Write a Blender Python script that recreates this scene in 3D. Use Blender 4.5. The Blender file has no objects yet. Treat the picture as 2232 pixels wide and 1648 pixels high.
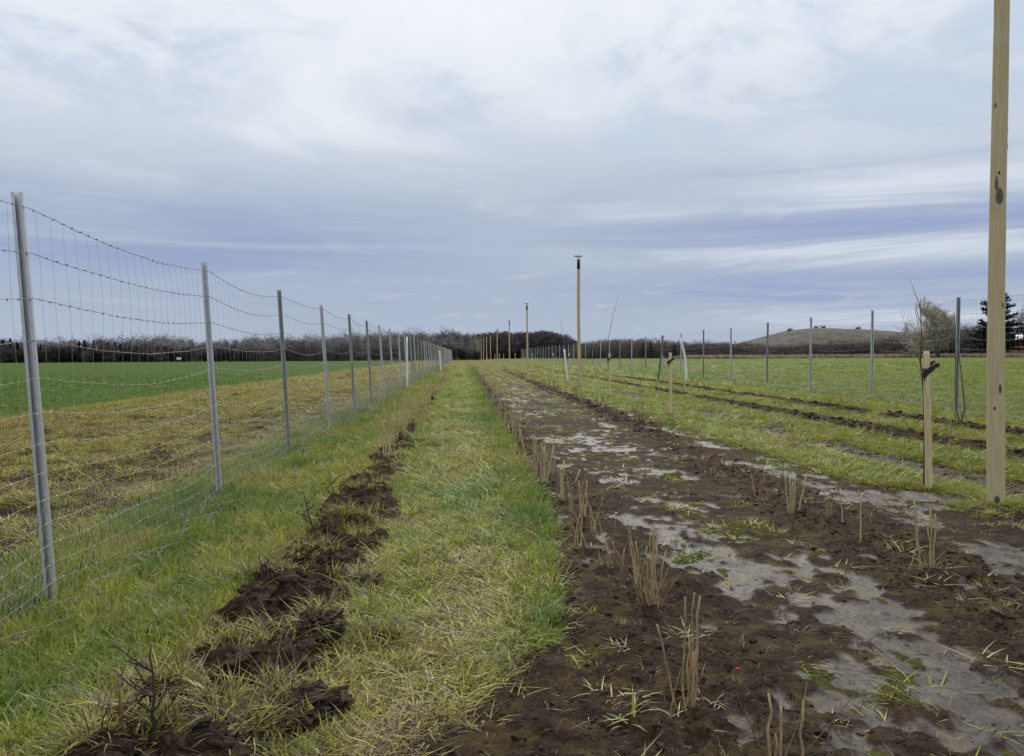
import bpy, math, random
import numpy as np
from mathutils import Matrix, Vector, noise as mnoise

# ------------------------------------------------------------------ camera, sky, sun, exposure
scene = bpy.context.scene
COL = scene.collection
R = math.radians
CAM_H = 1.4
FPX = 1752.0                      # focal length in photo pixels (photo is 2232 wide)
PITCH, YAW, ROLL = R(1.72), R(3.46), R(-0.30)
CAM_M = Matrix.Translation((0, 0, CAM_H)) @ Matrix.Rotation(-YAW, 4, 'Z') @ Matrix.Rotation(R(90) - PITCH, 4, 'X') @ Matrix.Rotation(ROLL, 4, 'Z')
cd = bpy.data.cameras.new('camera')
cd.sensor_width = 36.0
cd.lens = 36.0 * FPX / 2232.0
cd.clip_start, cd.clip_end = 0.05, 6000
cam = bpy.data.objects.new('camera', cd)
COL.objects.link(cam)
cam.matrix_world = CAM_M
scene.camera = cam

SUN_EL, SUN_AZ = R(36), R(12)      # azimuth from +Y towards +X
EXPOSURE = 0.78
SKY_GAIN = 0.60

class NT:
    """tiny helper to write node trees"""
    def __init__(s, tree):
        s.t = tree; s.n = tree.nodes; s.l = tree.links
    def node(s, typ, **kw):
        n = s.n.new(typ)
        for k, v in kw.items():
            setattr(n, k, v)
        return n
    def put(s, sock, v):
        if isinstance(v, bpy.types.NodeSocket): s.l.new(v, sock)
        else: sock.default_value = v
    def math(s, op, a, b=0.0, c=None, clamp=False):
        n = s.node('ShaderNodeMath', operation=op, use_clamp=clamp)
        s.put(n.inputs[0], a); s.put(n.inputs[1], b)
        if c is not None: s.put(n.inputs[2], c)
        return n.outputs[0]
    def mix(s, f, a, b, blend='MIX'):
        n = s.node('ShaderNodeMix', data_type='RGBA', blend_type=blend)
        s.put(n.inputs[0], f)
        s.put(n.inputs[6], a if isinstance(a, bpy.types.NodeSocket) else (*a, 1.0))
        s.put(n.inputs[7], b if isinstance(b, bpy.types.NodeSocket) else (*b, 1.0))
        return n.outputs[2]
    def ramp(s, f, stops, interp='LINEAR'):
        n = s.node('ShaderNodeValToRGB'); cr = n.color_ramp; cr.interpolation = interp
        while len(cr.elements) < len(stops): cr.elements.new(0.5)
        for e, (p, c) in zip(cr.elements, stops):
            e.position = p
            e.color = (*c, 1.0) if hasattr(c, '__len__') else (c, c, c, 1.0)
        s.put(n.inputs[0], f)
        return n.outputs[0]
    def sstep(s, v, a, b):
        n = s.node('ShaderNodeMapRange', interpolation_type='SMOOTHSTEP')
        s.put(n.inputs[0], v); n.inputs[1].default_value = a; n.inputs[2].default_value = b
        return n.outputs[0]
    def noise(s, vec, scale, detail=4, rough=0.55, dist=0.0):
        n = s.node('ShaderNodeTexNoise')
        if vec is not None: s.put(n.inputs['Vector'], vec)
        n.inputs['Scale'].default_value = scale; n.inputs['Detail'].default_value = detail
        n.inputs['Roughness'].default_value = rough; n.inputs['Distortion'].default_value = dist
        return n.outputs[0]
    def vec(s, x, y, z=0.0):
        n = s.node('ShaderNodeCombineXYZ')
        s.put(n.inputs[0], x); s.put(n.inputs[1], y); s.put(n.inputs[2], z)
        return n.outputs[0]

def build_world():
    w = bpy.data.worlds.new('World'); scene.world = w; w.use_nodes = True
    t = NT(w.node_tree); t.n.clear()
    out = t.node('ShaderNodeOutputWorld'); bg = t.node('ShaderNodeBackground')
    t.l.new(bg.outputs[0], out.inputs[0])
    sky = t.node('ShaderNodeTexSky', sky_type='NISHITA', sun_disc=False)
    sky.sun_elevation = SUN_EL; sky.sun_rotation = SUN_AZ
    sky.air_density = 1.2; sky.dust_density = 1.5
    clear = t.mix(1.0, sky.outputs[0], (0.085, 0.085, 0.085), 'MULTIPLY')
    tc = t.node('ShaderNodeTexCoord')
    sep = t.node('ShaderNodeSeparateXYZ'); t.l.new(tc.outputs['Generated'], sep.inputs[0])
    X, Y, Z = sep.outputs
    zc = t.math('MAXIMUM', Z, 0.0)
    den = t.math('ADD', zc, 0.10)
    P = t.vec(t.math('DIVIDE', X, den), t.math('DIVIDE', Y, den), 0.0)
    az = t.math('ARCTAN2', X, Y)                       # radians, 0 along the rows
    el = t.math('MULTIPLY', t.math('ARCSINE', zc), 57.2958)
    # soft masses
    big = t.noise(t.vec(t.math('MULTIPLY', az, 1.0), t.math('MULTIPLY', el, 0.055), 3.7), 2.2, 5, 0.55, 0.5)
    cl = t.noise(P, 0.75, 7, 0.58, 0.4)
    fine = t.noise(P, 2.3, 6, 0.6, 0.6)
    # streaks near the horizon: strongly stretched in azimuth
    strk = t.noise(t.vec(t.math('MULTIPLY', az, 1.5), t.math('MULTIPLY', el, 0.34), 1.3), 1.5, 5, 0.6, 0.9)
    elw = t.math('ADD', el, t.math('MULTIPLY', t.math('SUBTRACT', big, 0.5), 9.0))
    elw = t.math('ADD', elw, t.math('MULTIPLY', t.math('SUBTRACT', cl, 0.5), 4.0))
    base = t.ramp(t.math('DIVIDE', elw, 90.0, clamp=True), [
        (0.000, (0.42, 0.49, 0.60)), (0.050, (0.405, 0.475, 0.60)), (0.105, (0.45, 0.52, 0.64)),
        (0.160, (0.59, 0.65, 0.745)), (0.215, (0.765, 0.81, 0.875)), (0.30, (0.855, 0.89, 0.94)), (0.60, (1.25, 1.30, 1.36)), (1.0, (1.6, 1.63, 1.68))])
    # violet grey undersides, more of them towards the right and in low bands
    right = t.sstep(az, -0.05, 0.42)
    left = t.sstep(az, 0.18, -0.32)
    def gauss(c, wd):
        d = t.math('DIVIDE', t.math('SUBTRACT', elw2, c), wd)
        return t.math('POWER', 2.71828, t.math('MULTIPLY', t.math('MULTIPLY', d, d), -1.0))
    elw2 = t.math('ADD', el, t.math('MULTIPLY', t.math('SUBTRACT', strk, 0.5), 4.2))
    b1 = t.math('MULTIPLY', gauss(4.5, 1.15), right)
    b2 = t.math('MULTIPLY', gauss(8.5, 1.0), right)
    b3 = t.math('MULTIPLY', t.math('MULTIPLY', gauss(7.8, 3.3), left), 1.0)
    b4 = t.math('MULTIPLY', gauss(12.0, 0.7), t.math('MULTIPLY', right, 0.35))
    dk = t.math('MAXIMUM', t.math('MAXIMUM', b1, b2), t.math('MAXIMUM', b3, b4))
    dk = t.math('MULTIPLY', dk, t.sstep(strk, 0.25, 0.62), clamp=True)
    c = t.mix(t.math('MULTIPLY', dk, 0.92), base, t.mix(right, (0.30, 0.365, 0.56), (0.31, 0.37, 0.585)))
    # pale streaks between the bands
    w1 = t.math('MULTIPLY', gauss(6.7, 0.55), right)
    w2 = t.math('MULTIPLY', gauss(10.2, 0.55), right)
    w3 = t.math('MULTIPLY', gauss(2.3, 0.6), t.math('MULTIPLY', t.sstep(az, 0.2, 0.5), 0.9))
    wh = t.math('MAXIMUM', t.math('MAXIMUM', w1, w2), w3)
    wh = t.math('MULTIPLY', wh, t.sstep(cl, 0.34, 0.62), clamp=True)
    c = t.mix(t.math('MULTIPLY', wh, 0.6), c, (0.74, 0.785, 0.855))
    # cauliflower lights and soft greys higher up
    hi = t.sstep(el, 9.0, 17.0)
    lt = t.math('MULTIPLY', t.math('MULTIPLY', t.sstep(cl, 0.49, 0.64), hi), 0.72)
    c = t.mix(lt, c, (0.88, 0.91, 0.95))
    gr = t.math('MULTIPLY', t.math('MULTIPLY', t.sstep(t.math('ADD', cl, t.math('MULTIPLY', t.math('SUBTRACT', fine, 0.5), 0.5)), 0.50, 0.36), hi), 0.72)
    c = t.mix(gr, c, (0.50, 0.60, 0.74))
    # thin spots let some of the clear sky through
    c = t.mix(t.math('MULTIPLY', t.sstep(fine, 0.55, 0.8), 0.18), c, clear)
    bg.inputs[1].default_value = SKY_GAIN
    t.l.new(c, bg.inputs[0])
build_world()

sd = bpy.data.lights.new('sun', 'SUN')
sd.energy = 1.5; sd.angle = R(10); sd.color = (1.0, 0.95, 0.87)
sun = bpy.data.objects.new('sun', sd); COL.objects.link(sun)
dsun = Vector((math.sin(SUN_AZ) * math.cos(SUN_EL), math.cos(SUN_AZ) * math.cos(SUN_EL), math.sin(SUN_EL)))
sun.rotation_euler = dsun.to_track_quat('Z', 'Y').to_euler()
sun.location = (0, 0, 30)

scene.view_settings.view_transform = 'Standard'
scene.view_settings.look = 'None'
scene.view_settings.exposure = EXPOSURE
scene.view_settings.gamma = 1.0
scene.view_settings.use_curve_mapping = False
scene.cycles.max_bounces = 4
scene.cycles.diffuse_bounces = 2
scene.cycles.glossy_bounces = 2
scene.cycles.transmission_bounces = 2
scene.cycles.use_adaptive_sampling = True
scene.cycles.adaptive_threshold = 0.025
scene.cycles.transparent_max_bounces = 8
scene.cycles.use_denoising = True

# ------------------------------------------------------------------ helpers
rng = np.random.default_rng(11)
pyr = random.Random(5)

def ray(px, py):
    d = CAM_M.to_3x3() @ Vector(((px - 1116.0) / FPX, -(py - 824.0) / FPX, -1.0))
    return d
def G(px, py, z=0.0):
    """ground point seen at a photo pixel"""
    d = ray(px, py); k = (z - CAM_H) / d.z
    return (d.x * k, d.y * k)
def AT(px, py, Yd):
    """point at depth Yd seen at a photo pixel"""
    d = ray(px, py); k = Yd / d.y
    return Vector((d.x * k, Yd, CAM_H + d.z * k))

def _h(ix, iy, seed):
    h = (ix.astype(np.int64) * 374761393 + iy.astype(np.int64) * 668265263 + seed * 1442695041) & 0xffffffff
    h = ((h ^ (h >> 13)) * 1274126177) & 0xffffffff
    h = ((h ^ (h >> 16)) * 2246822519) & 0xffffffff
    return ((h ^ (h >> 15)) & 0xffffff) / float(0xffffff)
def vnoise(x, y, seed=0):
    x = np.asarray(x, float); y = np.asarray(y, float)
    ix = np.floor(x); iy = np.floor(y); fx = x - ix; fy = y - iy
    fx = fx * fx * (3 - 2 * fx); fy = fy * fy * (3 - 2 * fy)
    ix = ix.astype(np.int64); iy = iy.astype(np.int64)
    a = _h(ix, iy, seed); b = _h(ix + 1, iy, seed); c = _h(ix, iy + 1, seed); d = _h(ix + 1, iy + 1, seed)
    return (a + (b - a) * fx) * (1 - fy) + (c + (d - c) * fx) * fy
def fbm(x, y, octv=4, seed=0, gain=0.5):
    s = 0.0; amp = 1.0; tot = 0.0
    x = np.asarray(x, float); y = np.asarray(y, float)
    for o in range(octv):
        s = s + amp * vnoise(x + 17.3 * o, y - 9.1 * o, seed + o); tot += amp
        amp *= gain; x = x * 2.03; y = y * 2.03
    return s / tot
def ss(v, a, b):
    t = np.clip((np.asarray(v, float) - a) / (b - a), 0, 1); return t * t * (3 - 2 * t)
def band(x, c, hw, soft):
    return 1 - ss(np.abs(x - c), hw - soft, hw + soft)
ip = np.interp

def masks(x, y):
    """soil, wet, green(0 straw .. 1 fresh), cover (how thick the grass stands), tall"""
    x = np.asarray(x, float); y = np.asarray(y, float)
    far = ss(y, 35, 80)
    xj = x + (0.34 * (fbm(x * 1.2, y * 0.9, 4, 1) - .5) + 0.12 * (fbm(x * 6, y * 5, 2, 2) - .5)) * (1 - 0.5 * far)
    n1 = fbm(x * 0.9, y * 0.55, 4, 30); n2 = fbm(x * 2.4, y * 1.5, 4, 40); n3 = fbm(x * 7, y * 5, 3, 50)
    # row of dug soil left of the path
    cA = -1.0 + 0.16 * (vnoise(y * 0.55, y * 0 + 3.3, 7) - .5)
    hwA = ip(y, [0, 3.3, 5.5, 8.5, 11, 14, 60], [.36, .34, .31, .26, .17, .12, .10])
    A = band(xj, cA, hwA, 0.08) * ss(n2 + .10 * (y < 5), ip(y, [0, 6, 12, 30], [.20, .24, .35, .44]), ip(y, [0, 6, 12, 30], [.34, .38, .50, .58]))
    # muddy side: dark dug soil, grey silt and trodden turf mixed in patches
    eB = ip(y, [1.5, 2.6, 3.1, 3.9, 4.9, 6, 9, 24, 90], [-.35, -.15, .05, .42, .60, .70, .80, .74, .72])
    rB = ip(y, [0, 4, 9, 12, 30, 90], [1.65, 1.45, 1.28, 1.18, 1.08, 1.02])
    cC = ip(y, [3, 5, 10, 15, 25, 60], [2.95, 2.95, 3.1, 3.35, 3.4, 3.4])
    hwC = ip(y, [0, 4, 6, 10, 14, 40], [.62, .50, .42, .36, .32, .24])
    B = ss(xj, eB - .06, eB + .06) * (1 - ss(x + .5 * (n2 - .5), rB - .22, rB + .22))
    C = band(x + .7 * (n2 - .5), cC, hwC, .20)
    rowp = np.maximum(B, C)
    zr = ip(y, [0, 6.6, 7.5, 8.6, 12], [5.4, 5.3, 4.75, 4.15, 4.05])
    zone = ss(xj, eB - .06, eB + .06) * (1 - ss(xj, zr - .15, zr + .2))
    nw = .5 + 1.2 * (n1 * .20 + n2 * .33 + n3 * .29 + fbm(x * 15, y * 10, 2, 55) * .18 - .5)
    ng = fbm(x * 2.6 + 31, y * 1.6, 4, 33) * .55 + fbm(x * 9, y * 6, 3, 34) * .45
    siltn = nw + .065 * (1 - rowp) - .075 * rowp - ip(y, [0, 6, 9, 14, 25, 45], [0, .0, .0, .02, .045, .08])
    silt = zone * ss(siltn, .525, .62)
    turf_t = ip(y, [0, 4, 8, 12, 18, 30, 50], [.625, .62, .605, .60, .58, .545, .47]) + .07 * rowp - .02
    right_t = ss(x, 3.5, 4.0) * ss(y, 7.6, 10.5) * .16
    turf = ss(ng + right_t - .035 * (silt > .5), turf_t - .015, turf_t + .03)
    Bs = B * ss(n3 + ip(y, [0, 10, 20], [.2, .12, .06]), .36, .48)
    soilz = zone * (1 - turf * np.where(rowp > .5, .75, 1.0))
    soilz = np.maximum(soilz, np.maximum(Bs, C * ss(n3 + .16, .36, .5)) * (1 - turf * .7))
    T3 = band(xj, 5.5, .28, .12) * ss(n2, ip(y, [0, 10, 25], [.28, .33, .42]), ip(y, [0, 10, 25], [.38, .43, .52]))
    E = band(x + .25 * (n2 - .5), 6.9, ip(y, [0, 12, 30], [.26, .25, .20]), .08) * ss(n2, .28, .36)
    F = band(x + .25 * (n2 - .5), 8.2, ip(y, [0, 12, 30], [.20, .19, .17]), .06) * ss(n2, .30, .38)
    # worked strip beyond the fence
    D = ss(x, -9.9, -9.0) * (1 - ss(xj, -3.25, -2.85))
    Ds = D * ss(n3 * .5 + n2 * .5 + .08 * band(x, -4.3, 1.0, .6) + .03 * band(x, -6.8, .9, .6), .49, .60) * .62
    soil = np.maximum.reduce([A, soilz, T3, E, F, Ds])
    soil = soil * (1 - .35 * far)
    wet = np.clip(np.maximum(silt, np.maximum(T3 * .5, soilz * .22)), 0, 1)
    # colour of the grass
    g = 0.60 + 0.40 * (n1 - .5) + 0.95 * (n2 - .5) + .55 * (n3 - .5)
    g = g + .06 * band(x, -2.55, .55, .25)
    g = g + .07 * band(x, .48, .34, .2) * (y > 3.5) - .05 * band(x, -.05, .38, .25)
    g = g - .07 * band(x, -1.0, .4, .2)
    g = np.where(x < -2.9, g - .22 * D, g)
    field = 1 - ss(xj + .8 * (n1 - .5), -10.3, -9.7)
    g = g * (1 - field) + (0.90 + .16 * (n1 - .5)) * field
    g = np.where((x > eB + .1) & (x < 4.0), g - .04 - .20 * rowp, g)
    g = np.where(x > 4.0, .57 + .30 * (g - .57), g)
    g = g + .10 * ss(x, 9.0, 10.5)
    g = g * (1 - .8 * band(xj, -9.2, .8, .4)) + .22 * .8 * band(xj, -9.2, .8, .4)
    cover = (1 - soil)
    cover = np.where((x > eB) & (x < 4.2), cover * ip(y, [0, 8, 14, 30], [.42, .46, .5, .6]), cover)
    cover = np.maximum(cover, .22 * soilz * (1 - silt))
    tall = .92 + .30 * band(x, -2.5, .5, .2) - .28 * band(x, -.1, .45, .25) + .08 * band(x, .55, .25, .15)
    tall = np.where((x > eB + .1) & (x < 4.2), tall * .40, tall)
    tall = np.where(x >= 4.2, tall * .66, tall)
    tall = tall + .5 * band(xj, -9.2, .6, .3)
    tall = np.where((x < -2.95) & (x > -9.5), tall * .62, tall)
    tall = np.where(field > .5, .55, tall)
    return soil, wet, np.clip(g, 0, 1), np.clip(cover, 0, 1), tall, (A, B, C, D, silt, soilz, np.maximum(E, F))

WATER_Z = -0.038
def height(x, y, m=None):
    x = np.asarray(x, float); y = np.asarray(y, float)
    if m is None: m = masks(x, y)
    soil, wet, g, cover, tall, (A, B, C, D, silt, soilz, EF) = m
    near = 1 - ss(y, 30, 70)
    z = 0.20 * ss(x, 4.6, 9.5)
    z = z + near * 0.035 * (fbm(x * 1.4, y * 1.4, 3, 60) - .5)
    cl = np.abs(fbm(x * 3.2, y * 3.2, 4, 70, .55) - .5) * 2
    cl2 = fbm(x * 9, y * 9, 3, 80)
    z = z + near * (A * (0.015 + .30 * (cl2 - .42) * .55 + .16 * (cl - .12)))
    rid = np.maximum(B, C)
    z = z + near * soilz * (1 - silt) * (.002 + (.030 + .035 * rid) * (cl2 - .42) + (.02 + .035 * rid) * (cl - .12) + .012 * rid)
    z = z + near * silt * (-.013 + .036 * (fbm(x * 1.9, y * 1.3, 4, 90) - .5) + .020 * (cl2 - .5))
    z = z + near * EF * (.05 + .12 * (cl2 - .45))
    z = z + near * D * (.05 * (fbm(x * 2.4, y * 1.5, 3, 95) - .5))
    return z

def hz(x, y):
    return float(height(np.array([x]), np.array([y]))[0])

class MB:
    def __init__(s): s.v = []; s.f = []
    def tube(s, pts, rad, sides=5, cap=True):
        n0 = len(s.v); pts = [Vector(p) for p in pts]; n = len(pts)
        if not hasattr(rad, '__len__'): rad = [rad] * n
        for i, p in enumerate(pts):
            d = (pts[min(i + 1, n - 1)] - pts[max(i - 1, 0)]).normalized()
            a = Vector((0, 0, 1)) if abs(d.z) < .9 else Vector((1, 0, 0))
            u = d.cross(a).normalized(); w = d.cross(u)
            for k in range(sides):
                t = 2 * math.pi * k / sides
                s.v.append(p + (u * math.cos(t) + w * math.sin(t)) * rad[i])
        for i in range(n - 1):
            for k in range(sides):
                a = n0 + i * sides + k; b = n0 + i * sides + (k + 1) % sides
                s.f.append((a, b, b + sides, a + sides))
        if cap:
            s.f.append(tuple(n0 + k for k in range(sides))[::-1])
            s.f.append(tuple(n0 + (n - 1) * sides + k for k in range(sides)))
        return s
    def box(s, c, d, m=None):
        n0 = len(s.v)
        for x in (-.5, .5):
            for y in (-.5, .5):
                for z in (-.5, .5):
                    p = Vector((x * d[0], y * d[1], z * d[2]))
                    if m is not None: p = m @ p
                    s.v.append(p + Vector(c))
        for f in ((0, 1, 3, 2), (4, 6, 7, 5), (0, 4, 5, 1), (2, 3, 7, 6), (0, 2, 6, 4), (1, 5, 7, 3)):
            s.f.append(tuple(n0 + i for i in f))
        return s
    def ribbons(s, a, b, w, rg):
        """thin two-sided strips from points a to b, arrays (n,3)"""
        n0 = len(s.v); d = b - a; d /= (np.linalg.norm(d, axis=1, keepdims=True) + 1e-9)
        r = rg.normal(size=a.shape); u = np.cross(d, r); u /= (np.linalg.norm(u, axis=1, keepdims=True) + 1e-9)
        w = np.asarray(w).reshape(-1, 1) * .5
        q = np.stack([a - u * w, a + u * w, b + u * w * .35, b - u * w * .35], 1).reshape(-1, 3)
        s.v.extend(map(tuple, q)); s.f.extend((n0 + 4 * i, n0 + 4 * i + 1, n0 + 4 * i + 2, n0 + 4 * i + 3) for i in range(len(a)))
        return s
    def mesh(s, name, mat, smooth=True):
        me = bpy.data.meshes.new(name); me.from_pydata([tuple(p) for p in s.v], [], s.f)
        if mat: me.materials.append(mat)
        if smooth: me.polygons.foreach_set('use_smooth', [True] * len(me.polygons))
        me.update(); return me
    def build(s, name, mat, parent=None, loc=(0, 0, 0), smooth=True):
        return link(name, s.mesh(name, mat, smooth), parent, loc)

def link(name, me, parent=None, loc=(0, 0, 0), rz=0.0):
    o = bpy.data.objects.new(name, me); COL.objects.link(o)
    o.parent = parent; o.location = loc; o.rotation_euler = (0, 0, rz); return o
def tag(o, label=None, cat=None, group=None, kind=None):
    for k, v in (('label', label), ('category', cat), ('group', group), ('kind', kind)):
        if v: o[k] = v
    return o
def thing(name, label, cat, loc=(0, 0, 0), rz=0.0, group=None):
    return tag(link(name, None, None, loc, rz), label, cat, group)
def kids(o): return [c for c in list(COL.objects) if c.parent == o]
def copy_tree(o, parent=None, ch=None):
    c = o.copy(); COL.objects.link(c); c.parent = parent
    for k in (ch if ch is not None else kids(o)): copy_tree(k, c)
    return c

# ------------------------------------------------------------------ materials
def new_mat(name):
    m = bpy.data.materials.new(name); m.use_nodes = True
    t = NT(m.node_tree); t.n.clear()
    out = t.node('ShaderNodeOutputMaterial'); b = t.node('ShaderNodeBsdfPrincipled')
    t.l.new(b.outputs[0], out.inputs[0]); return m, t, b, out
def simple(name, c1, c2, scale=8, rough=.8, metal=0.0, bump=0.0, stretch=None, spec=.5, rand=0.0):
    m, t, b, out = new_mat(name)
    tc = t.node('ShaderNodeTexCoord'); v = tc.outputs['Object']
    if stretch:
        mp = t.node('ShaderNodeMapping'); mp.inputs['Scale'].default_value = stretch
        t.l.new(v, mp.inputs[0]); v = mp.outputs[0]
    n = t.noise(v, scale, 5, .6)
    c = t.mix(t.sstep(n, .32, .68), c1, c2)
    if rand:
        oi = t.node('ShaderNodeObjectInfo')
        k = t.math('ADD', t.math('MULTIPLY', oi.outputs['Random'], rand * 2), 1 - rand)
        c = t.mix(1.0, c, t.vec(k, k, k), 'MULTIPLY')
    t.l.new(c, b.inputs['Base Color'])
    b.inputs['Roughness'].default_value = rough; b.inputs['Metallic'].default_value = metal
    b.inputs['Specular IOR Level'].default_value = spec
    if bump:
        bp = t.node('ShaderNodeBump'); bp.inputs['Strength'].default_value = bump; bp.inputs['Distance'].default_value = .01
        t.l.new(n, bp.inputs['Height']); t.l.new(bp.outputs[0], b.inputs['Normal'])
    return m

M = {}
M['zinc'] = simple('galvanised steel', (.52, .54, .56), (.66, .68, .70), 40, .34, .6, .05)
M['zinc_shaded'] = simple('shaded galvanised steel', (.27, .29, .30), (.38, .40, .41), 30, .45, .6)  # darker zinc for posts turned from the sky, their shade put into the colour
M['wire'] = simple('galvanised wire', (.27, .265, .24), (.38, .375, .34), 20, .6, .3)
M['barb'] = simple('dull barbed wire', (.13, .13, .125), (.21, .21, .20), 20, .6, .3)
M['wood_pole'] = simple('debarked pole wood', (.42, .355, .195), (.55, .465, .275), 7, .8, 0, .4, (11, 11, .45), .2)
M['wood_stake'] = simple('peeled stake wood', (.48, .39, .215), (.64, .54, .33), 7, .8, 0, .4, (12, 12, .7), .2)
M['knot'] = simple('dark knot', (.055, .035, .02), (.13, .085, .045), 30, .8)
M['scar'] = simple('weathered scar', (.05, .05, .04), (.16, .15, .12), 24, .8)
M['rubber'] = simple('black rubber', (.008, .008, .009), (.016, .016, .018), 20, .6)
M['white'] = simple('white coated post', (.72, .74, .76), (.82, .83, .84), 12, .4)
M['dark_post'] = simple('dark post', (.07, .07, .065), (.12, .12, .11), 12, .7)
M['stem_tan'] = simple('tan cut stems', (.37, .28, .14), (.52, .41, .23), 25, .8, 0, 0, None, .3)
M['stem_brown'] = simple('brown bare stems', (.27, .19, .10), (.42, .31, .17), 25, .8, 0, 0, None, .3, .2)
M['stem_dark'] = simple('dark bare stems', (.030, .024, .018), (.065, .05, .035), 25, .8, 0, 0, None, .3)
M['twig_red'] = simple('reddish twigs', (.13, .078, .045), (.23, .145, .085), 25, .85, 0, 0, None, .2, .2)
M['bark_far'] = simple('grey bark', (.060, .050, .045), (.10, .085, .075), 3, .9, 0, 0, None, .2, .25)
M['twig_far'] = simple('bare grey twigs', (.20, .185, .185), (.30, .28, .275), 2, .9, 0, 0, None, .1, .3)
M['twig_hill'] = simple('purple brown twigs', (.080, .066, .066), (.135, .114, .112), 2, .9, 0, 0, None, .1, .3)
M['twig_hedge'] = simple('brown hedge twigs', (.105, .078, .063), (.18, .138, .112), 2, .9, 0, 0, None, .1, .35)
M['willow'] = simple('pale willow twigs', (.38, .335, .26), (.50, .45, .36), 2, .9, 0, 0, None, .1)
M['needles'] = simple('dark needles', (.008, .013, .011), (.022, .032, .024), 2, .8, 0, 0, None, .2, .25)
M['reed'] = simple('dry reed', (.25, .215, .15), (.38, .33, .24), 3, .9, 0, 0, None, .1, .2)
M['red'] = simple('red plastic', (.62, .02, .02), (.75, .04, .03), 30, .4)
M['clod'] = simple('dug soil', (.016, .010, .0062), (.060, .040, .026), 3, .9, 0, .9, None, .12, .25)
M['sod'] = simple('turned sod', (.013, .0082, .005), (.062, .041, .027), 38, .9, 0, 1.0, None, .12, .15)
M['hill'] = simple('dry hill grass', (.064, .055, .045), (.122, .105, .082), .16, .95, 0, 0, None, .1)
M['brick'] = simple('red brick wall', (.22, .08, .05), (.30, .12, .08), 3, .9)
M['pale'] = simple('pale sheet', (.70, .71, .72), (.78, .79, .80), 3, .5)
M['glass'] = simple('dark window', (.02, .025, .03), (.04, .045, .05), 3, .15)

def grass_material():
    m, t, b, out = new_mat('grass blades')
    t.n.remove(b)
    ga = t.node('ShaderNodeAttribute', attribute_type='INSTANCER', attribute_name='green')
    sh = t.node('ShaderNodeAttribute', attribute_type='GEOMETRY', attribute_name='shade')
    oi = t.node('ShaderNodeObjectInfo')
    g = t.math('ADD', ga.outputs['Fac'], t.math('MULTIPLY', t.math('SUBTRACT', oi.outputs['Random'], .5), .20))
    g = t.math('ADD', g, t.math('MULTIPLY', t.math('SUBTRACT', sh.outputs['Fac'], .5), .55), clamp=True)
    c = t.ramp(g, [(0.0, (.12, .078, .036)), (.10, (.205, .150, .075)), (.25, (.30, .24, .090)), (.45, (.305, .280, .038)), (.62, (.240, .265, .023)), (.8, (.138, .196, .019)), (1.0, (.070, .140, .022))])
    k = t.math('ADD', t.math('MULTIPLY', sh.outputs['Fac'], 1.25), .48)
    c = t.mix(1.0, c, t.vec(k, k, k), 'MULTIPLY')
    d = t.node('ShaderNodeBsdfDiffuse'); tr = t.node('ShaderNodeBsdfTranslucent'); gl = t.node('ShaderNodeBsdfGlossy')
    gl.inputs['Roughness'].default_value = .45; gl.inputs['Color'].default_value = (.8, .85, .8, 1)
    t.l.new(c, d.inputs[0]); t.l.new(c, tr.inputs[0])
    m1 = t.node('ShaderNodeMixShader'); m1.inputs[0].default_value = .38
    t.l.new(d.outputs[0], m1.inputs[1]); t.l.new(tr.outputs[0], m1.inputs[2])
    m2 = t.node('ShaderNodeMixShader'); m2.inputs[0].default_value = .045
    t.l.new(m1.outputs[0], m2.inputs[1]); t.l.new(gl.outputs[0], m2.inputs[2])
    t.l.new(m2.outputs[0], out.inputs[0]); return m
M['grass'] = grass_material()

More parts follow.
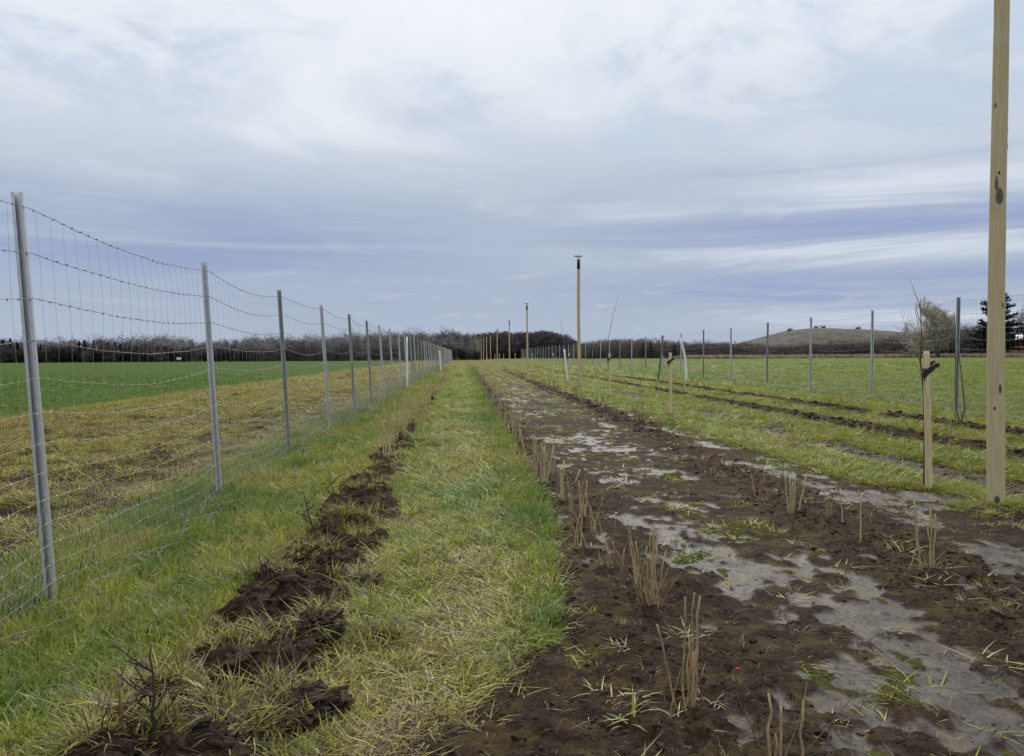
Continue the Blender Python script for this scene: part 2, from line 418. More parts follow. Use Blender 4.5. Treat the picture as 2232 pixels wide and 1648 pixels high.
def ground_material():
    m, t, b, out = new_mat('field ground')
    at = t.node('ShaderNodeAttribute', attribute_name='mask')
    sp = t.node('ShaderNodeSeparateColor'); t.l.new(at.outputs['Color'], sp.inputs[0])
    soil, wet, green = sp.outputs
    geo = t.node('ShaderNodeNewGeometry'); P = geo.outputs['Position']
    nf = t.noise(P, 34, 7, .7); nm = t.noise(P, 5.5, 5, .6); nb = t.noise(P, .55, 5, .6); nh = t.noise(P, .035, 4, .6)
    mp = t.node('ShaderNodeMapping'); mp.inputs['Scale'].default_value = (1, .18, 1); t.l.new(P, mp.inputs[0])
    nl = t.noise(mp.outputs[0], 1.6, 5, .65)
    mq = t.node('ShaderNodeMapping'); mq.inputs['Scale'].default_value = (.7, 1.25, 1); t.l.new(P, mq.inputs[0])
    nq = t.noise(mq.outputs[0], 12, 5, .6, .4)
    # turf seen between and beyond the blades
    gv = t.math('ADD', green, t.math('MULTIPLY', t.math('SUBTRACT', nm, .5), .35))
    gv = t.math('ADD', gv, t.math('MULTIPLY', t.math('SUBTRACT', nb, .5), .30), clamp=True)
    turf = t.ramp(gv, [(0.0, (.19, .130, .055)), (.25, (.25, .19, .062)), (.45, (.21, .19, .042)), (.65, (.145, .165, .030)), (.85, (.070, .120, .022)), (1.0, (.040, .095, .018))])
    kk = t.math('ADD', t.math('MULTIPLY', nf, .7), .62)
    turf = t.mix(1.0, turf, t.vec(kk, kk, kk), 'MULTIPLY')
    thatch = t.math('MULTIPLY', t.sstep(nf, .56, .40), .55)
    turf = t.mix(thatch, turf, (.050, .040, .020))
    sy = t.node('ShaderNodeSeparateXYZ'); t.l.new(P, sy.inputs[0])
    turf = t.mix(t.math('MULTIPLY', t.sstep(sy.outputs[1], 38.0, 8.0), .75), turf, (.034, .027, .010))  # thatch under near blades, darkened further to paint shade into the gaps
    earth = t.mix(t.sstep(t.math('ADD', t.math('MULTIPLY', nf, .6), t.math('MULTIPLY', nm, .4)), .34, .66), (.017, .0098, .0056), (.068, .044, .028))
    silt = t.mix(t.sstep(nm, .3, .7), (.030, .0245, .020), (.060, .0515, .0445))
    earth2 = t.mix(t.math('MULTIPLY', t.sstep(t.math('ADD', wet, t.math('ADD', t.math('MULTIPLY', t.math('SUBTRACT', nf, .5), 1.3), t.math('MULTIPLY', t.math('SUBTRACT', nq, .5), 2.6))), .42, .80), .93), earth, silt)
    # bits of trodden grass and moss in the mud
    moss = t.math('MULTIPLY', t.sstep(t.math('ADD', nm, t.math('MULTIPLY', nb, .35)), .68, .80), .6)
    earth2 = t.mix(moss, earth2, (.085, .066, .022))
    edge = t.math('ADD', soil, t.math('MULTIPLY', t.math('SUBTRACT', nf, .5), .5))
    sm = t.sstep(edge, .32, .62)
    c = t.mix(sm, turf, earth2)
    t.l.new(c, b.inputs['Base Color'])
    w2 = t.math('MULTIPLY', t.math('MULTIPLY', wet, sm), t.sstep(nf, .22, .52))
    ro = t.math('SUBTRACT', .92, t.math('MULTIPLY', w2, .40))
    t.l.new(ro, b.inputs['Roughness']); t.l.new(t.math('ADD', .04, t.math('MULTIPLY', w2, .11)), b.inputs['Specular IOR Level'])
    hgt = t.math('ADD', t.math('MULTIPLY', nf, .65), t.math('MULTIPLY', nm, .6))
    hs = t.math('SUBTRACT', 1.0, t.math('MULTIPLY', t.sstep(wet, .3, .8), .72))
    bp = t.node('ShaderNodeBump'); bp.inputs['Distance'].default_value = .05
    t.l.new(hs, bp.inputs['Strength']); t.l.new(hgt, bp.inputs['Height']); t.l.new(bp.outputs[0], b.inputs['Normal'])
    return m
M['ground'] = ground_material()

def water_material():
    m, t, b, out = new_mat('muddy water')
    geo = t.node('ShaderNodeNewGeometry'); P = geo.outputs['Position']
    n = t.noise(P, 9, 4, .6); n2 = t.noise(P, 2.2, 4, .6)
    c = t.mix(t.sstep(n2, .35, .65), (.040, .034, .029), (.060, .053, .047))
    t.l.new(c, b.inputs['Base Color'])
    b.inputs['Roughness'].default_value = .26; b.inputs['IOR'].default_value = 1.33; b.inputs['Specular IOR Level'].default_value = .42
    bp = t.node('ShaderNodeBump'); bp.inputs['Strength'].default_value = .25; bp.inputs['Distance'].default_value = .006
    t.l.new(n, bp.inputs['Height']); t.l.new(bp.outputs[0], b.inputs['Normal'])
    return m
M['water'] = water_material()

# ------------------------------------------------------------------ ground
def build_ground():
    def grow(a, step0, k, end):
        out = [a]; 
        while out[-1] < end: out.append(out[-1] + max(step0, k * abs(out[-1] - a) + step0))
        return out
    xf = list(np.arange(-2.9, 4.6, .022))
    xr = grow(xf[-1], .024, .035, 1800)[1:]; xl = [-v for v in grow(2.9, .024, .035, 1800)[1:]]
    xs = np.array(sorted(xl + xf + xr))
    ys = [2.0]
    while ys[-1] < 2500: ys.append(ys[-1] + max(.020, .0075 * ys[-1]))
    yb = [2.0]
    while yb[-1] > -150: yb.append(yb[-1] - max(.05, .12 * (2.2 - yb[-1])))
    ys = np.array(sorted(yb[1:]) + ys)
    Xg, Yg = np.meshgrid(xs, ys)
    m = masks(Xg, Yg); Z = height(Xg, Yg, m)
    nx, ny = len(xs), len(ys)
    co = np.stack([Xg, Yg, Z], -1).reshape(-1, 3)
    i = np.arange(nx * ny).reshape(ny, nx)
    q = np.stack([i[:-1, :-1], i[:-1, 1:], i[1:, 1:], i[1:, :-1]], -1).reshape(-1, 4)
    me = bpy.data.meshes.new('ground')
    me.vertices.add(len(co)); me.vertices.foreach_set('co', co.astype(np.float32).ravel())
    me.loops.add(q.size); me.loops.foreach_set('vertex_index', q.astype(np.int32).ravel())
    me.polygons.add(len(q)); me.polygons.foreach_set('loop_start', np.arange(0, q.size, 4, dtype=np.int32))
    me.polygons.foreach_set('loop_total', np.full(len(q), 4, dtype=np.int32))
    me.polygons.foreach_set('use_smooth', np.ones(len(q), dtype=bool))
    me.update()
    ca = me.attributes.new('mask', 'FLOAT_COLOR', 'POINT')
    arr = np.stack([m[0].ravel(), m[1].ravel(), m[2].ravel(), np.ones(nx * ny)], -1).astype(np.float32)
    ca.data.foreach_set('color', arr.ravel())
    me.materials.append(M['ground'])
    tag(link('ground', me), kind='structure')
    print('ground verts', len(co))
build_ground()
pw = MB(); pw.v = [(-.3, 1.5, WATER_Z), (4.35, 1.5, WATER_Z), (4.35, 45, WATER_Z), (1.0, 45, WATER_Z)]; pw.f = [(0, 1, 2, 3)]
tag(pw.build('puddle_water', M['water']), kind='structure')

# low spoil hill beyond the trees on the right
def build_hill():
    Yd = 420.0
    prof_px = [1540, 1600, 1640, 1680, 1720, 1760, 1800, 1850, 1900, 1960, 2020, 2120, 2300]
    prof_h = [0, 4.6, 7.6, 10.6, 13.0, 14.3, 14.2, 13.7, 13.1, 11.6, 9.5, 7, 0]
    us = np.linspace(1540, 2300, 70); vs = np.linspace(-1, 1, 24)
    mb = MB()
    for v in vs:
        for u in us:
            p = AT(u, 770, Yd)
            h = ip(u, prof_px, prof_h) * (1 - abs(v) ** 2.2)
            h += .7 * (fbm(u * .05, v * 3, 3, 5) - .5) * (h > .5)
            mb.v.append((p.x, Yd + v * 55, float(h) - .05))
    n = len(us)
    for j in range(len(vs) - 1):
        for i in range(n - 1):
            a = j * n + i; mb.f.append((a, a + 1, a + n + 1, a + n))
    tag(mb.build('hill', M['hill']), kind='structure')
build_hill()

# ------------------------------------------------------------------ scatter tool (grass, clods, far woods)
def scatter(name, pts, rot, scl, idx, green, protos):
    coll = bpy.data.collections.new(name + '_sources')
    for o in protos: coll.objects.link(o)
    me = bpy.data.meshes.new(name)
    n = len(pts)
    me.vertices.add(n); me.vertices.foreach_set('co', np.asarray(pts, np.float32).ravel()); me.update()
    a = me.attributes.new('rot', 'FLOAT_VECTOR', 'POINT'); a.data.foreach_set('vector', np.asarray(rot, np.float32).ravel())
    a = me.attributes.new('scl', 'FLOAT_VECTOR', 'POINT'); a.data.foreach_set('vector', np.asarray(scl, np.float32).ravel())
    a = me.attributes.new('idx', 'INT', 'POINT'); a.data.foreach_set('value', np.asarray(idx, np.int32))
    a = me.attributes.new('green', 'FLOAT', 'POINT'); a.data.foreach_set('value', np.asarray(green, np.float32))
    ng = bpy.data.node_groups.new(name + '_nodes', 'GeometryNodeTree')
    ng.interface.new_socket('Geometry', in_out='INPUT', socket_type='NodeSocketGeometry')
    ng.interface.new_socket('Geometry', in_out='OUTPUT', socket_type='NodeSocketGeometry')
    N = ng.nodes; L = ng.links
    gi = N.new('NodeGroupInput'); go = N.new('NodeGroupOutput')
    io = N.new('GeometryNodeInstanceOnPoints'); ci = N.new('GeometryNodeCollectionInfo')
    ci.inputs['Collection'].default_value = coll; ci.inputs['Separate Children'].default_value = True; ci.inputs['Reset Children'].default_value = True
    def na(nm, ty):
        x = N.new('GeometryNodeInputNamedAttribute'); x.data_type = ty; x.inputs['Name'].default_value = nm; return x.outputs['Attribute']
    L.new(gi.outputs[0], io.inputs['Points']); L.new(ci.outputs[0], io.inputs['Instance'])
    io.inputs['Pick Instance'].default_value = True
    L.new(na('idx', 'INT'), io.inputs['Instance Index'])
    L.new(na('rot', 'FLOAT_VECTOR'), io.inputs['Rotation']); L.new(na('scl', 'FLOAT_VECTOR'), io.inputs['Scale'])
    L.new(io.outputs[0], go.inputs[0])
    o = link(name, me); md = o.modifiers.new('scatter', 'NODES'); md.node_group = ng
    o['kind'] = 'stuff'
    return o

def clump(name, nb, rad, lmin, lmax, lean, curl, width, seed, up=0.0):
    r = np.random.default_rng(seed); v = []; f = []; sh = []
    for i in range(nb):
        a = r.uniform(0, 2 * math.pi); d = rad * math.sqrt(r.uniform())
        p = np.array([math.cos(a) * d, math.sin(a) * d, -.012])
        L = r.uniform(lmin, lmax); th = a + r.normal(0, 1.1); ln = abs(r.normal(lean, .22)); cu = r.uniform(.4, 1.2) * curl
        hd = np.array([math.cos(th), math.sin(th), 0]); sd_ = np.array([-math.sin(th), math.cos(th), 0])
        w = width * r.uniform(.7, 1.3); s0 = len(v); q = r.uniform(); ang = ln
        segs = 3
        for k in range(segs + 1):
            ww = w * (1 - (k / segs) ** 1.6) * .5
            if k < segs:
                v.append(p - sd_ * ww); v.append(p + sd_ * ww); sh += [q, q]
            else:
                v.append(p.copy()); sh.append(q)
            p = p + (hd * math.sin(ang) + np.array([0, 0, 1]) * math.cos(ang)) * (L / segs)
            ang = min(ang + cu, 2.2)
            if p[2] < .004: p[2] = .004 + r.uniform(0, .012)
        for k in range(segs - 1):
            b0 = s0 + 2 * k; f.append((b0, b0 + 1, b0 + 3, b0 + 2))
        b0 = s0 + 2 * (segs - 1); f.append((b0, b0 + 1, b0 + 2))
    me = bpy.data.meshes.new(name); me.from_pydata([tuple(x) for x in v], [], f); me.materials.append(M['grass'])
    at = me.attributes.new('shade', 'FLOAT', 'POINT'); at.data.foreach_set('value', np.array(sh, np.float32)); me.update()
    return bpy.data.objects.new(name, me)

CL = []
for i in range(3): CL.append(clump('clump_%d_upright' % i, 15, .050, .04, .12, .45, .28, .0062, 100 + i))
for i in range(3): CL.append(clump('clump_%d_mixed' % (i + 3), 15, .065, .05, .14, .85, .40, .0062, 200 + i))
for i in range(3): CL.append(clump('clump_%d_flat' % (i + 6), 16, .085, .06, .17, 1.25, .20, .0058, 300 + i))
CL.append(clump('clump_9_straw', 14, .06, .12, .28, 1.05, .40, .0056, 400))

def grass_field(name, label_kind, zones):
    P, Ro, S, I, Gr = [], [], [], [], []
    for (y0, y1, xmin, xmax, dens, sc, wide) in zones:
        x0 = max(xmin, -.62 * y1 - 1.5); x1 = min(xmax, .74 * y1 + 1.5)
        n = int((y1 - y0) * (x1 - x0) * dens)
        x = rng.uniform(x0, x1, n); y = rng.uniform(y0, y1, n)
        ok = (x > -.62 * y - 1.2) & (x < .74 * y + 1.2); x = x[ok]; y = y[ok]
        m = masks(x, y); soil, wet, g, cover, tall, (A, B, C, D, silt, soilz, EF) = m
        keep = rng.uniform(size=len(x)) < np.clip(ss(cover, .30, .75) * ip(cover, [0, .5, 1], [.2, .5, 1]), .012, 1)
        z = height(x, y, m)
        keep &= ~((z < WATER_Z + .004) & (x > 1) & (x < 4.3))
        x, y, z, g, tall, soil, A, D = [k[keep] for k in (x, y, z, g, tall, soil, A, D)]
        n = len(x); u = rng.uniform(size=n)
        # which habit grows where: upright by the fence and at the path's edge, flattened on the trodden path
        flat = .35 + .40 * band(x, -.1, .55, .25) + .3 * D - .35 * band(x, -2.5, .6, .25) - .15 * band(x, .55, .25, .15)
        flat = np.clip(np.where((x > 1) & (x < 4.2), .6, flat), .05, .9)
        idx = np.where(u < flat, 6 + rng.integers(0, 3, n), np.where(u < flat + (1 - flat) * .5, 3 + rng.integers(0, 3, n), rng.integers(0, 3, n)))
        if y0 >= 14: idx = np.where(idx >= 6, idx - 3, idx)
        idx = np.where(rng.uniform(size=n) < (.03 + .12 * A) * (y < 20), 9, idx)
        gg = np.where(idx == 9, g * .35, g + np.where(idx < 3, .06, np.where(idx >= 6, -.09, 0)))
        gg = np.where((soil > .55) & (x > .2), np.where(rng.uniform(size=n) < .8, rng.uniform(-.1, .22, n), .6), gg)
        s = rng.uniform(.75, 1.35, n) * sc
        P.append(np.stack([x, y, z], 1)); Ro.append(np.stack([rng.normal(0, .12, n), rng.normal(0, .12, n), rng.uniform(0, 6.283, n)], 1))
        S.append(np.stack([s * wide, s * wide, s * tall * rng.uniform(.8, 1.25, n)], 1)); I.append(idx); Gr.append(gg)
    P, Ro, S, I, Gr = map(np.concatenate, (P, Ro, S, I, Gr))
    print(name, len(P))
    return scatter(name, P, Ro, S, I, Gr, label_kind)
def sources(): return [bpy.data.objects.new(o.name, o.data) for o in CL]

tag(grass_field('path_grass', CL, [
    (1.7, 4.5, -2.9, 6, 900, .95, 1.0), (4.5, 8, -2.9, 7, 620, 1.0, 1.05), (8, 14, -2.9, 12, 300, 1.15, 1.25),
    (14, 26, -2.9, 21, 150, 1.25, 1.25), (26, 50, -2.9, 38, 48, 1.5, 1.5), (50, 90, -2.9, 60, 10, 1.8, 1.9)]),
    'mown yellow green grass of the path and planting strips', 'grass')
tag(grass_field('worked_strip_grass', sources(), [
    (2.5, 9, -10.2, -2.9, 330, 1.05, 1.2), (9, 18, -10.2, -2.9, 190, 1.2, 1.2), (18, 40, -10.2, -2.9, 70, 1.4, 1.4), (40, 90, -10.2, -2.9, 14, 1.8, 1.9)]),
    'trampled brownish grass of the strip beyond the fence', 'grass')
tag(grass_field('crop_grass', sources(), [(15, 32, -22, -9.6, 110, 1.3, 1.3), (32, 60, -40, -9.6, 26, 1.6, 1.6)]),
    'short bright green crop of the big field', 'grass')

# fringe of pale dead grass along the far edge of the meadow
def reeds():
    rs = sources()[:6]
    for o in rs:
        o.data = o.data.copy(); o.data.materials.clear(); o.data.materials.append(M['reed'])
    n = 5200; px = rng.uniform(1480, 2330, n); Yd = rng.uniform(158, 180, n)
    pts = []
    for a, b in zip(px, Yd):
        p = AT(a, 770, b); pts.append((p.x, b, .2))
    s = rng.uniform(7, 11, n)
    scatter('dry_reeds', np.array(pts), np.stack([rng.normal(0, .1, n), rng.normal(0, .1, n), rng.uniform(0, 6.28, n)], 1),
            np.stack([s * 1.6, s * 1.6, s], 1), rng.integers(0, 6, n), rng.uniform(.02, .3, n), rs)
reeds()

# ------------------------------------------------------------------ clods of dug soil
def clod_proto(name, seed, sub):
    import bmesh
    bm = bmesh.new(); bmesh.ops.create_icosphere(bm, subdivisions=sub, radius=1.0)
    r = random.Random(seed); ox, oy = r.uniform(0, 50), r.uniform(0, 50)
    ax = [r.uniform(.7, 1.2) for _ in range(3)]
    for v in bm.verts:
        c = v.co.normalized()
        q = c + Vector((ox, oy, 0))
        d = 1 + .30 * mnoise.fractal(q * 1.5, .9, 2.0, 4) + .16 * mnoise.noise(q * 5)
        v.co = Vector((c.x * ax[0], c.y * ax[1], c.z * ax[2] * .75)) * d
    me = bpy.data.meshes.new(name); bm.to_mesh(me); bm.free(); me.materials.append(M['clod'])
    return bpy.data.objects.new(name, me)
CLODS = [clod_proto('clod_%d' % i, 20 + i, 3 if i < 3 else 2) for i in range(6)]

def clods():
    P, S = [], []
    def add(n, xf, y0, y1, smin, smax, key, flatten=.75):
        y = y0 * (y1 / y0) ** rng.uniform(size=n); x = xf(y, n)
        m = masks(x, y); w = m[5]['ABCD'.index(key)] * (1 - m[5][4]) if key in 'ABCD' else m[0] * (1 - .55 * m[5][4])
        ok = rng.uniform(size=n) < w; x, y = x[ok], y[ok]
        z = height(x, y); s = smin * (smax / smin) ** (rng.uniform(size=len(x)) ** 2.0)
        P.append(np.stack([x, y, z - s * .30], 1)); S.append(np.stack([s, s, s * flatten], 1))
    add(3600, lambda y, n: rng.normal(-1.0, .24, n), 2.2, 12, .007, .055, 'A')
    add(500, lambda y, n: rng.normal(-1.0, .15, n), 11, 45, .03, .09, 'A')
    add(5200, lambda y, n: rng.uniform(-.3, 1.8, n), 2.0, 12, .006, .032, 'B')
    add(1500, lambda y, n: rng.normal(1.0, .2, n), 12, 60, .025, .08, 'B')
    add(5200, lambda y, n: rng.normal(3.0, .42, n), 3.0, 13, .006, .034, 'C')
    add(1300, lambda y, n: rng.normal(3.35, .25, n), 13, 60, .03, .09, 'C')
    add(2600, lambda y, n: rng.uniform(1.0, 4.4, n), 2.2, 12, .003, .020, 'S')
    add(900, lambda y, n: rng.normal(6.9, .2, n), 8, 40, .03, .075, 'S')
    add(700, lambda y, n: rng.normal(8.2, .14, n), 10, 40, .03, .075, 'S')
    add(500, lambda y, n: rng.normal(5.5, .25, n), 7, 30, .02, .06, 'S')
    add(2600, lambda y, n: rng.uniform(-9.5, -3.0, n), 4, 35, .015, .055, 'S')
    Pa = np.concatenate(P); Sa = np.concatenate(S); n = len(Pa)
    print('clods', n)
    tag(scatter('soil_clods', Pa, np.stack([rng.uniform(-.5, .5, n), rng.uniform(-.5, .5, n), rng.uniform(0, 6.28, n)], 1), Sa, rng.integers(0, 6, n), np.zeros(n), CLODS),
        'crumbly dark brown clods of dug soil', 'soil')
clods()

# big turned-over sods of the near row: each lump is a thing of its own
SODS = [(655, 1570, .17, 'widest dark sod in the lower part of the left planting row'),
        (505, 1590, .13, 'dark sod beside the thorny sapling at the lower edge'),
        (285, 1632, .10, 'small dark sod at the foot of the thorny sapling'),
        (345, 1528, .085, 'flat crumbly sod behind the thorny sapling, ringed by grass'),
        (700, 1395, .14, 'upright dark sod with straw hanging down its left side'),
        (505, 1420, .10, 'brown sod on the fence side of the upright sod'),
        (835, 1395, .085, 'low sod with white root ends, on the path side'),
        (795, 1275, .12, 'tall square sod standing at the edge of the path'),
        (600, 1255, .10, 'brown sod with straw over it, left of the tall square sod'),
        (680, 1215, .11, 'straw covered sod halfway along the near soil row'),
        (785, 1145, .13, 'dark hollow sod below the slim sapling'),
        (725, 1150, .10, 'reddish brown sod between two thorny saplings'),
        (815, 1070, .15, 'big sod at the head of the near soil row'),
        (877, 1000, .12, 'lone round sod further up the left row'),
        (910, 965, .10, 'sod at the foot of the tall tan twigs'),
        (942, 975, .08, 'small dark lump on the path side of the tall twigs')]
sod_tufts = []
for i, (px, py, s, lab) in enumerate(SODS):
    x, y = G(px, py); z = hz(x, y)
    import bmesh
    bm = bmesh.new(); bmesh.ops.create_icosphere(bm, subdivisions=5, radius=1.0)
    ox = i * 7.7
    for v in bm.verts:
        c = v.co.normalized()
        q = c + Vector((ox, 3.1 * ox, 0))
        e = mnoise.fractal(q * 1.1, .9, 2.0, 3); e2 = mnoise.noise(q * 5.0); e3 = mnoise.noise(q * 11.0); e4 = mnoise.noise(q * 23.0)
        v.co = Vector((c.x * 1.15, c.y * .95, c.z * .5)) * (1 + .42 * e + .22 * e2 + .15 * e3 + .09 * e4) * s * .85
    me = bpy.data.meshes.new('sod'); bm.to_mesh(me); bm.free(); me.materials.append(M['sod'])
    o = link('sod', me, None, (x, y, z + s * .10), pyr.uniform(0, 6.28))
    tag(o, lab, 'sod', 'sods turned over along the left planting row')
    sod_tufts.append((x, y, z, s))
# straw and grass tufts hanging over the sods
tp, ts, ti, tg, tr_ = [], [], [], [], []
for (x, y, z, s) in sod_tufts:
    for k in range(int(28 + 240 * s)):
        a = pyr.uniform(0, 6.28); d = s * pyr.uniform(.55, 1.7)
        xx, yy = x + math.cos(a) * d, y + math.sin(a) * d
        tp.append((xx, yy, hz(xx, yy))); ts.append([pyr.uniform(.7, 1.15)] * 3)
        ti.append(pyr.choice([9, 9, 3, 4, 5, 6, 7, 0])); tg.append(pyr.uniform(.05, .50)); tr_.append((pyr.gauss(0, .3), pyr.gauss(0, .3), pyr.uniform(0, 6.28)))
    for k in range(9 if s > .11 else 6):
        a = pyr.uniform(0, 6.28)
        tp.append((x + math.cos(a) * s * pyr.uniform(.2, .8), y + math.sin(a) * s * pyr.uniform(.2, .7), z + s * pyr.uniform(.15, .42))); ts.append([.8] * 3)
        ti.append(pyr.choice([9, 9, 5])); tg.append(pyr.uniform(.15, .5)); tr_.append((pyr.gauss(0, .4), pyr.gauss(0, .4), pyr.uniform(0, 6.28)))
for (fx, fy) in [(float(ip(y_, [1, 4.6, 8, 11.3, 15, 60, 180], [-2.30, -2.34, -2.385, -2.43, -2.42, -2.40, -2.45])), y_) for y_ in (4.62, 7.98, 11.34, 14.7, 18.06)] + [G(2024, 1066), G(2169, 1101), G(1462, 905), G(1329, 862)]:
    for k in range(26):
        a = pyr.uniform(0, 6.28); d = pyr.uniform(.05, .22); xx, yy = fx + math.cos(a) * d, fy + math.sin(a) * d
        tp.append((xx, yy, hz(xx, yy))); ts.append([pyr.uniform(.8, 1.2)] * 3); ti.append(pyr.choice([0, 1, 2, 3, 4, 5])); tg.append(pyr.uniform(.4, .8)); tr_.append((pyr.gauss(0, .2), pyr.gauss(0, .2), pyr.uniform(0, 6.28)))
tag(scatter('straw_grass', np.array(tp), np.array(tr_), np.array(ts), ti, tg, sources()), 'long straw coloured grass hanging over the dug sods', 'grass')

# stray straws lying on the mud
n = 5200; sx = rng.uniform(.0, 4.2, n); sy = 2.1 * (16 / 2.1) ** rng.uniform(size=n); szz = height(sx, sy)
tag(scatter('straw_litter', np.stack([sx, sy, szz], 1), np.stack([rng.normal(0, .2, n), rng.normal(0, .2, n), rng.uniform(0, 6.28, n)], 1),
        np.stack([rng.uniform(.22, .5, n)] * 3, 1), rng.integers(0, 10, n), rng.uniform(-.1, .30, n),
        [clump('straw_%d' % i, 4, .10, .05, .16, 1.35, .12, .0035, 500 + i) for i in range(10)]), 'stray straws and trodden grass lying in the mud', 'straw')

# ------------------------------------------------------------------ fences
ROWZ = [2.22, 1.97, 1.72, 1.49, 1.28, 1.09, .92, .76, .61, .48, .36, .25, .15, .06]
def post_mesh(w, d, h, lip, th, name, mat):
    """open C profile of sheet steel, the slot facing the path"""
    o = [(-w / 2, -d / 2), (-w / 2, d / 2), (w / 2, d / 2), (w / 2, -d / 2), (lip_x(w, lip), -d / 2), (lip_x(w, lip), -d / 2 + th), (w / 2 - th, -d / 2 + th), (w / 2 - th, d / 2 - th), (-w / 2 + th, d / 2 - th),
         (-w / 2 + th, -d / 2 + th), (-lip_x(w, lip), -d / 2 + th), (-lip_x(w, lip), -d / 2)]
    mb = MB(); n = len(o)
    for z in (-.25, h):
        for (a, b) in o: mb.v.append((a, b, z))
    for k in range(n): mb.f.append((k, (k + 1) % n, n + (k + 1) % n, n + k))
    for (q) in ((0, 1, 8, 9), (1, 2, 7, 8), (2, 3, 6, 7), (3, 4, 5, 6), (0, 9, 10, 11)):
        mb.f.append(tuple(n + k for k in q))
    return mb.mesh(name, mat, False)
def lip_x(w, lip): return w / 2 - lip

def bay_meshes(L, lean, sag, seed, nv):
    r = random.Random(seed)
    def pos(t, z, wob=1.0):
        s = math.sin(math.pi * t)
        low = max(0, 1 - z / 1.3)
        bul = .03 * s * math.sin(z * 3.1 + seed) + .05 * low * s * math.sin(t * 5 + seed * 1.7)
        dz = -sag * s * (.55 + .45 * math.sin(z * 2.3 + seed) ** 2) + .025 * low * s * math.sin(t * 9 + z * 7 + seed)
        return Vector((-math.tan(lean) * z + bul, t * L, max(z + dz, .03)))
    hm = []
    for zi, z in enumerate(ROWZ):
        mb = MB()
        pts = [pos(k / 12, z) + Vector((r.gauss(0, .003), 0, r.gauss(0, .004))) for k in range(13)]
        pts[0] = pos(0, z); pts[-1] = pos(1, z)
        mb.tube(pts, .0020 if zi < 4 else .0011, 3, False)
        if zi < 4:                                   # barbed strands at the top
            for k in range(30):
                t = (k + .5) / 30; p = pos(t, z); a = r.uniform(0, 3.14)
                d = Vector((math.cos(a) * .011, .006, math.sin(a) * .011))
                mb.tube([p - d, p + d], .0022, 3); mb.tube([p - Vector((0, .007, 0)), p + Vector((0, .007, 0))], .0036, 4)
        else:
            for k in range(nv):                          # wrapped joints
                t = (k + .5) / nv; p = pos(t, z)
                mb.tube([p + Vector((0, -.012, -.002)), p + Vector((0, .012, .003))], .0026, 3)
        hm.append(mb.mesh('line_wire', M['barb'] if zi < 4 else M['wire']))
    vm = []
    for k in range(nv):
        t = (k + .5) / nv; mb = MB()
        mb.tube([pos(t, z) + Vector((0, r.gauss(0, .006), 0)) for z in ROWZ], .00095, 3, False)
        vm.append(mb.mesh('stay_wire', M['wire']))
    # fine rabbit netting along the bottom, folded out over the turf
    mb = MB(); cw, chh = .055, .048; rows = 16; cols = int(L / cw)
    def npos(u, k):
        q = k * chh - .24
        if q < 0: return Vector((.02 - q * .9 + .02 * math.sin(u * 7), u, .05 + .025 * math.sin(u * 11 + q * 20)))
        t = u / L; p = pos(min(max(t, 0), 1), q + .04); return p + Vector((.014, 0, .01))
    for k in range(rows):
        for c in range(cols):
            u = (c + (.5 if k % 2 else 0)) * cw
            a = npos(u, k); b = npos(u, k + .45); e1 = npos(u + cw / 2, k + 1); e2 = npos(u - cw / 2, k + 1)
            for (p, q2) in ((a, b), (b, e1), (b, e2)):
                d = (q2 - p); nrm = d.cross(Vector((1, .2, .3))).normalized() * .0008
                n2 = d.cross(nrm).normalized() * .0008; n0 = len(mb.v)
                mb.v += [p + nrm, p - nrm + n2, p - nrm - n2, q2 + nrm, q2 - nrm + n2, q2 - nrm - n2]
                mb.f += [(n0, n0 + 1, n0 + 4, n0 + 3), (n0 + 1, n0 + 2, n0 + 5, n0 + 4), (n0 + 2, n0, n0 + 3, n0 + 5)]
    nm = mb.mesh('rabbit_netting', M['wire'], False)
    return hm, vm, nm

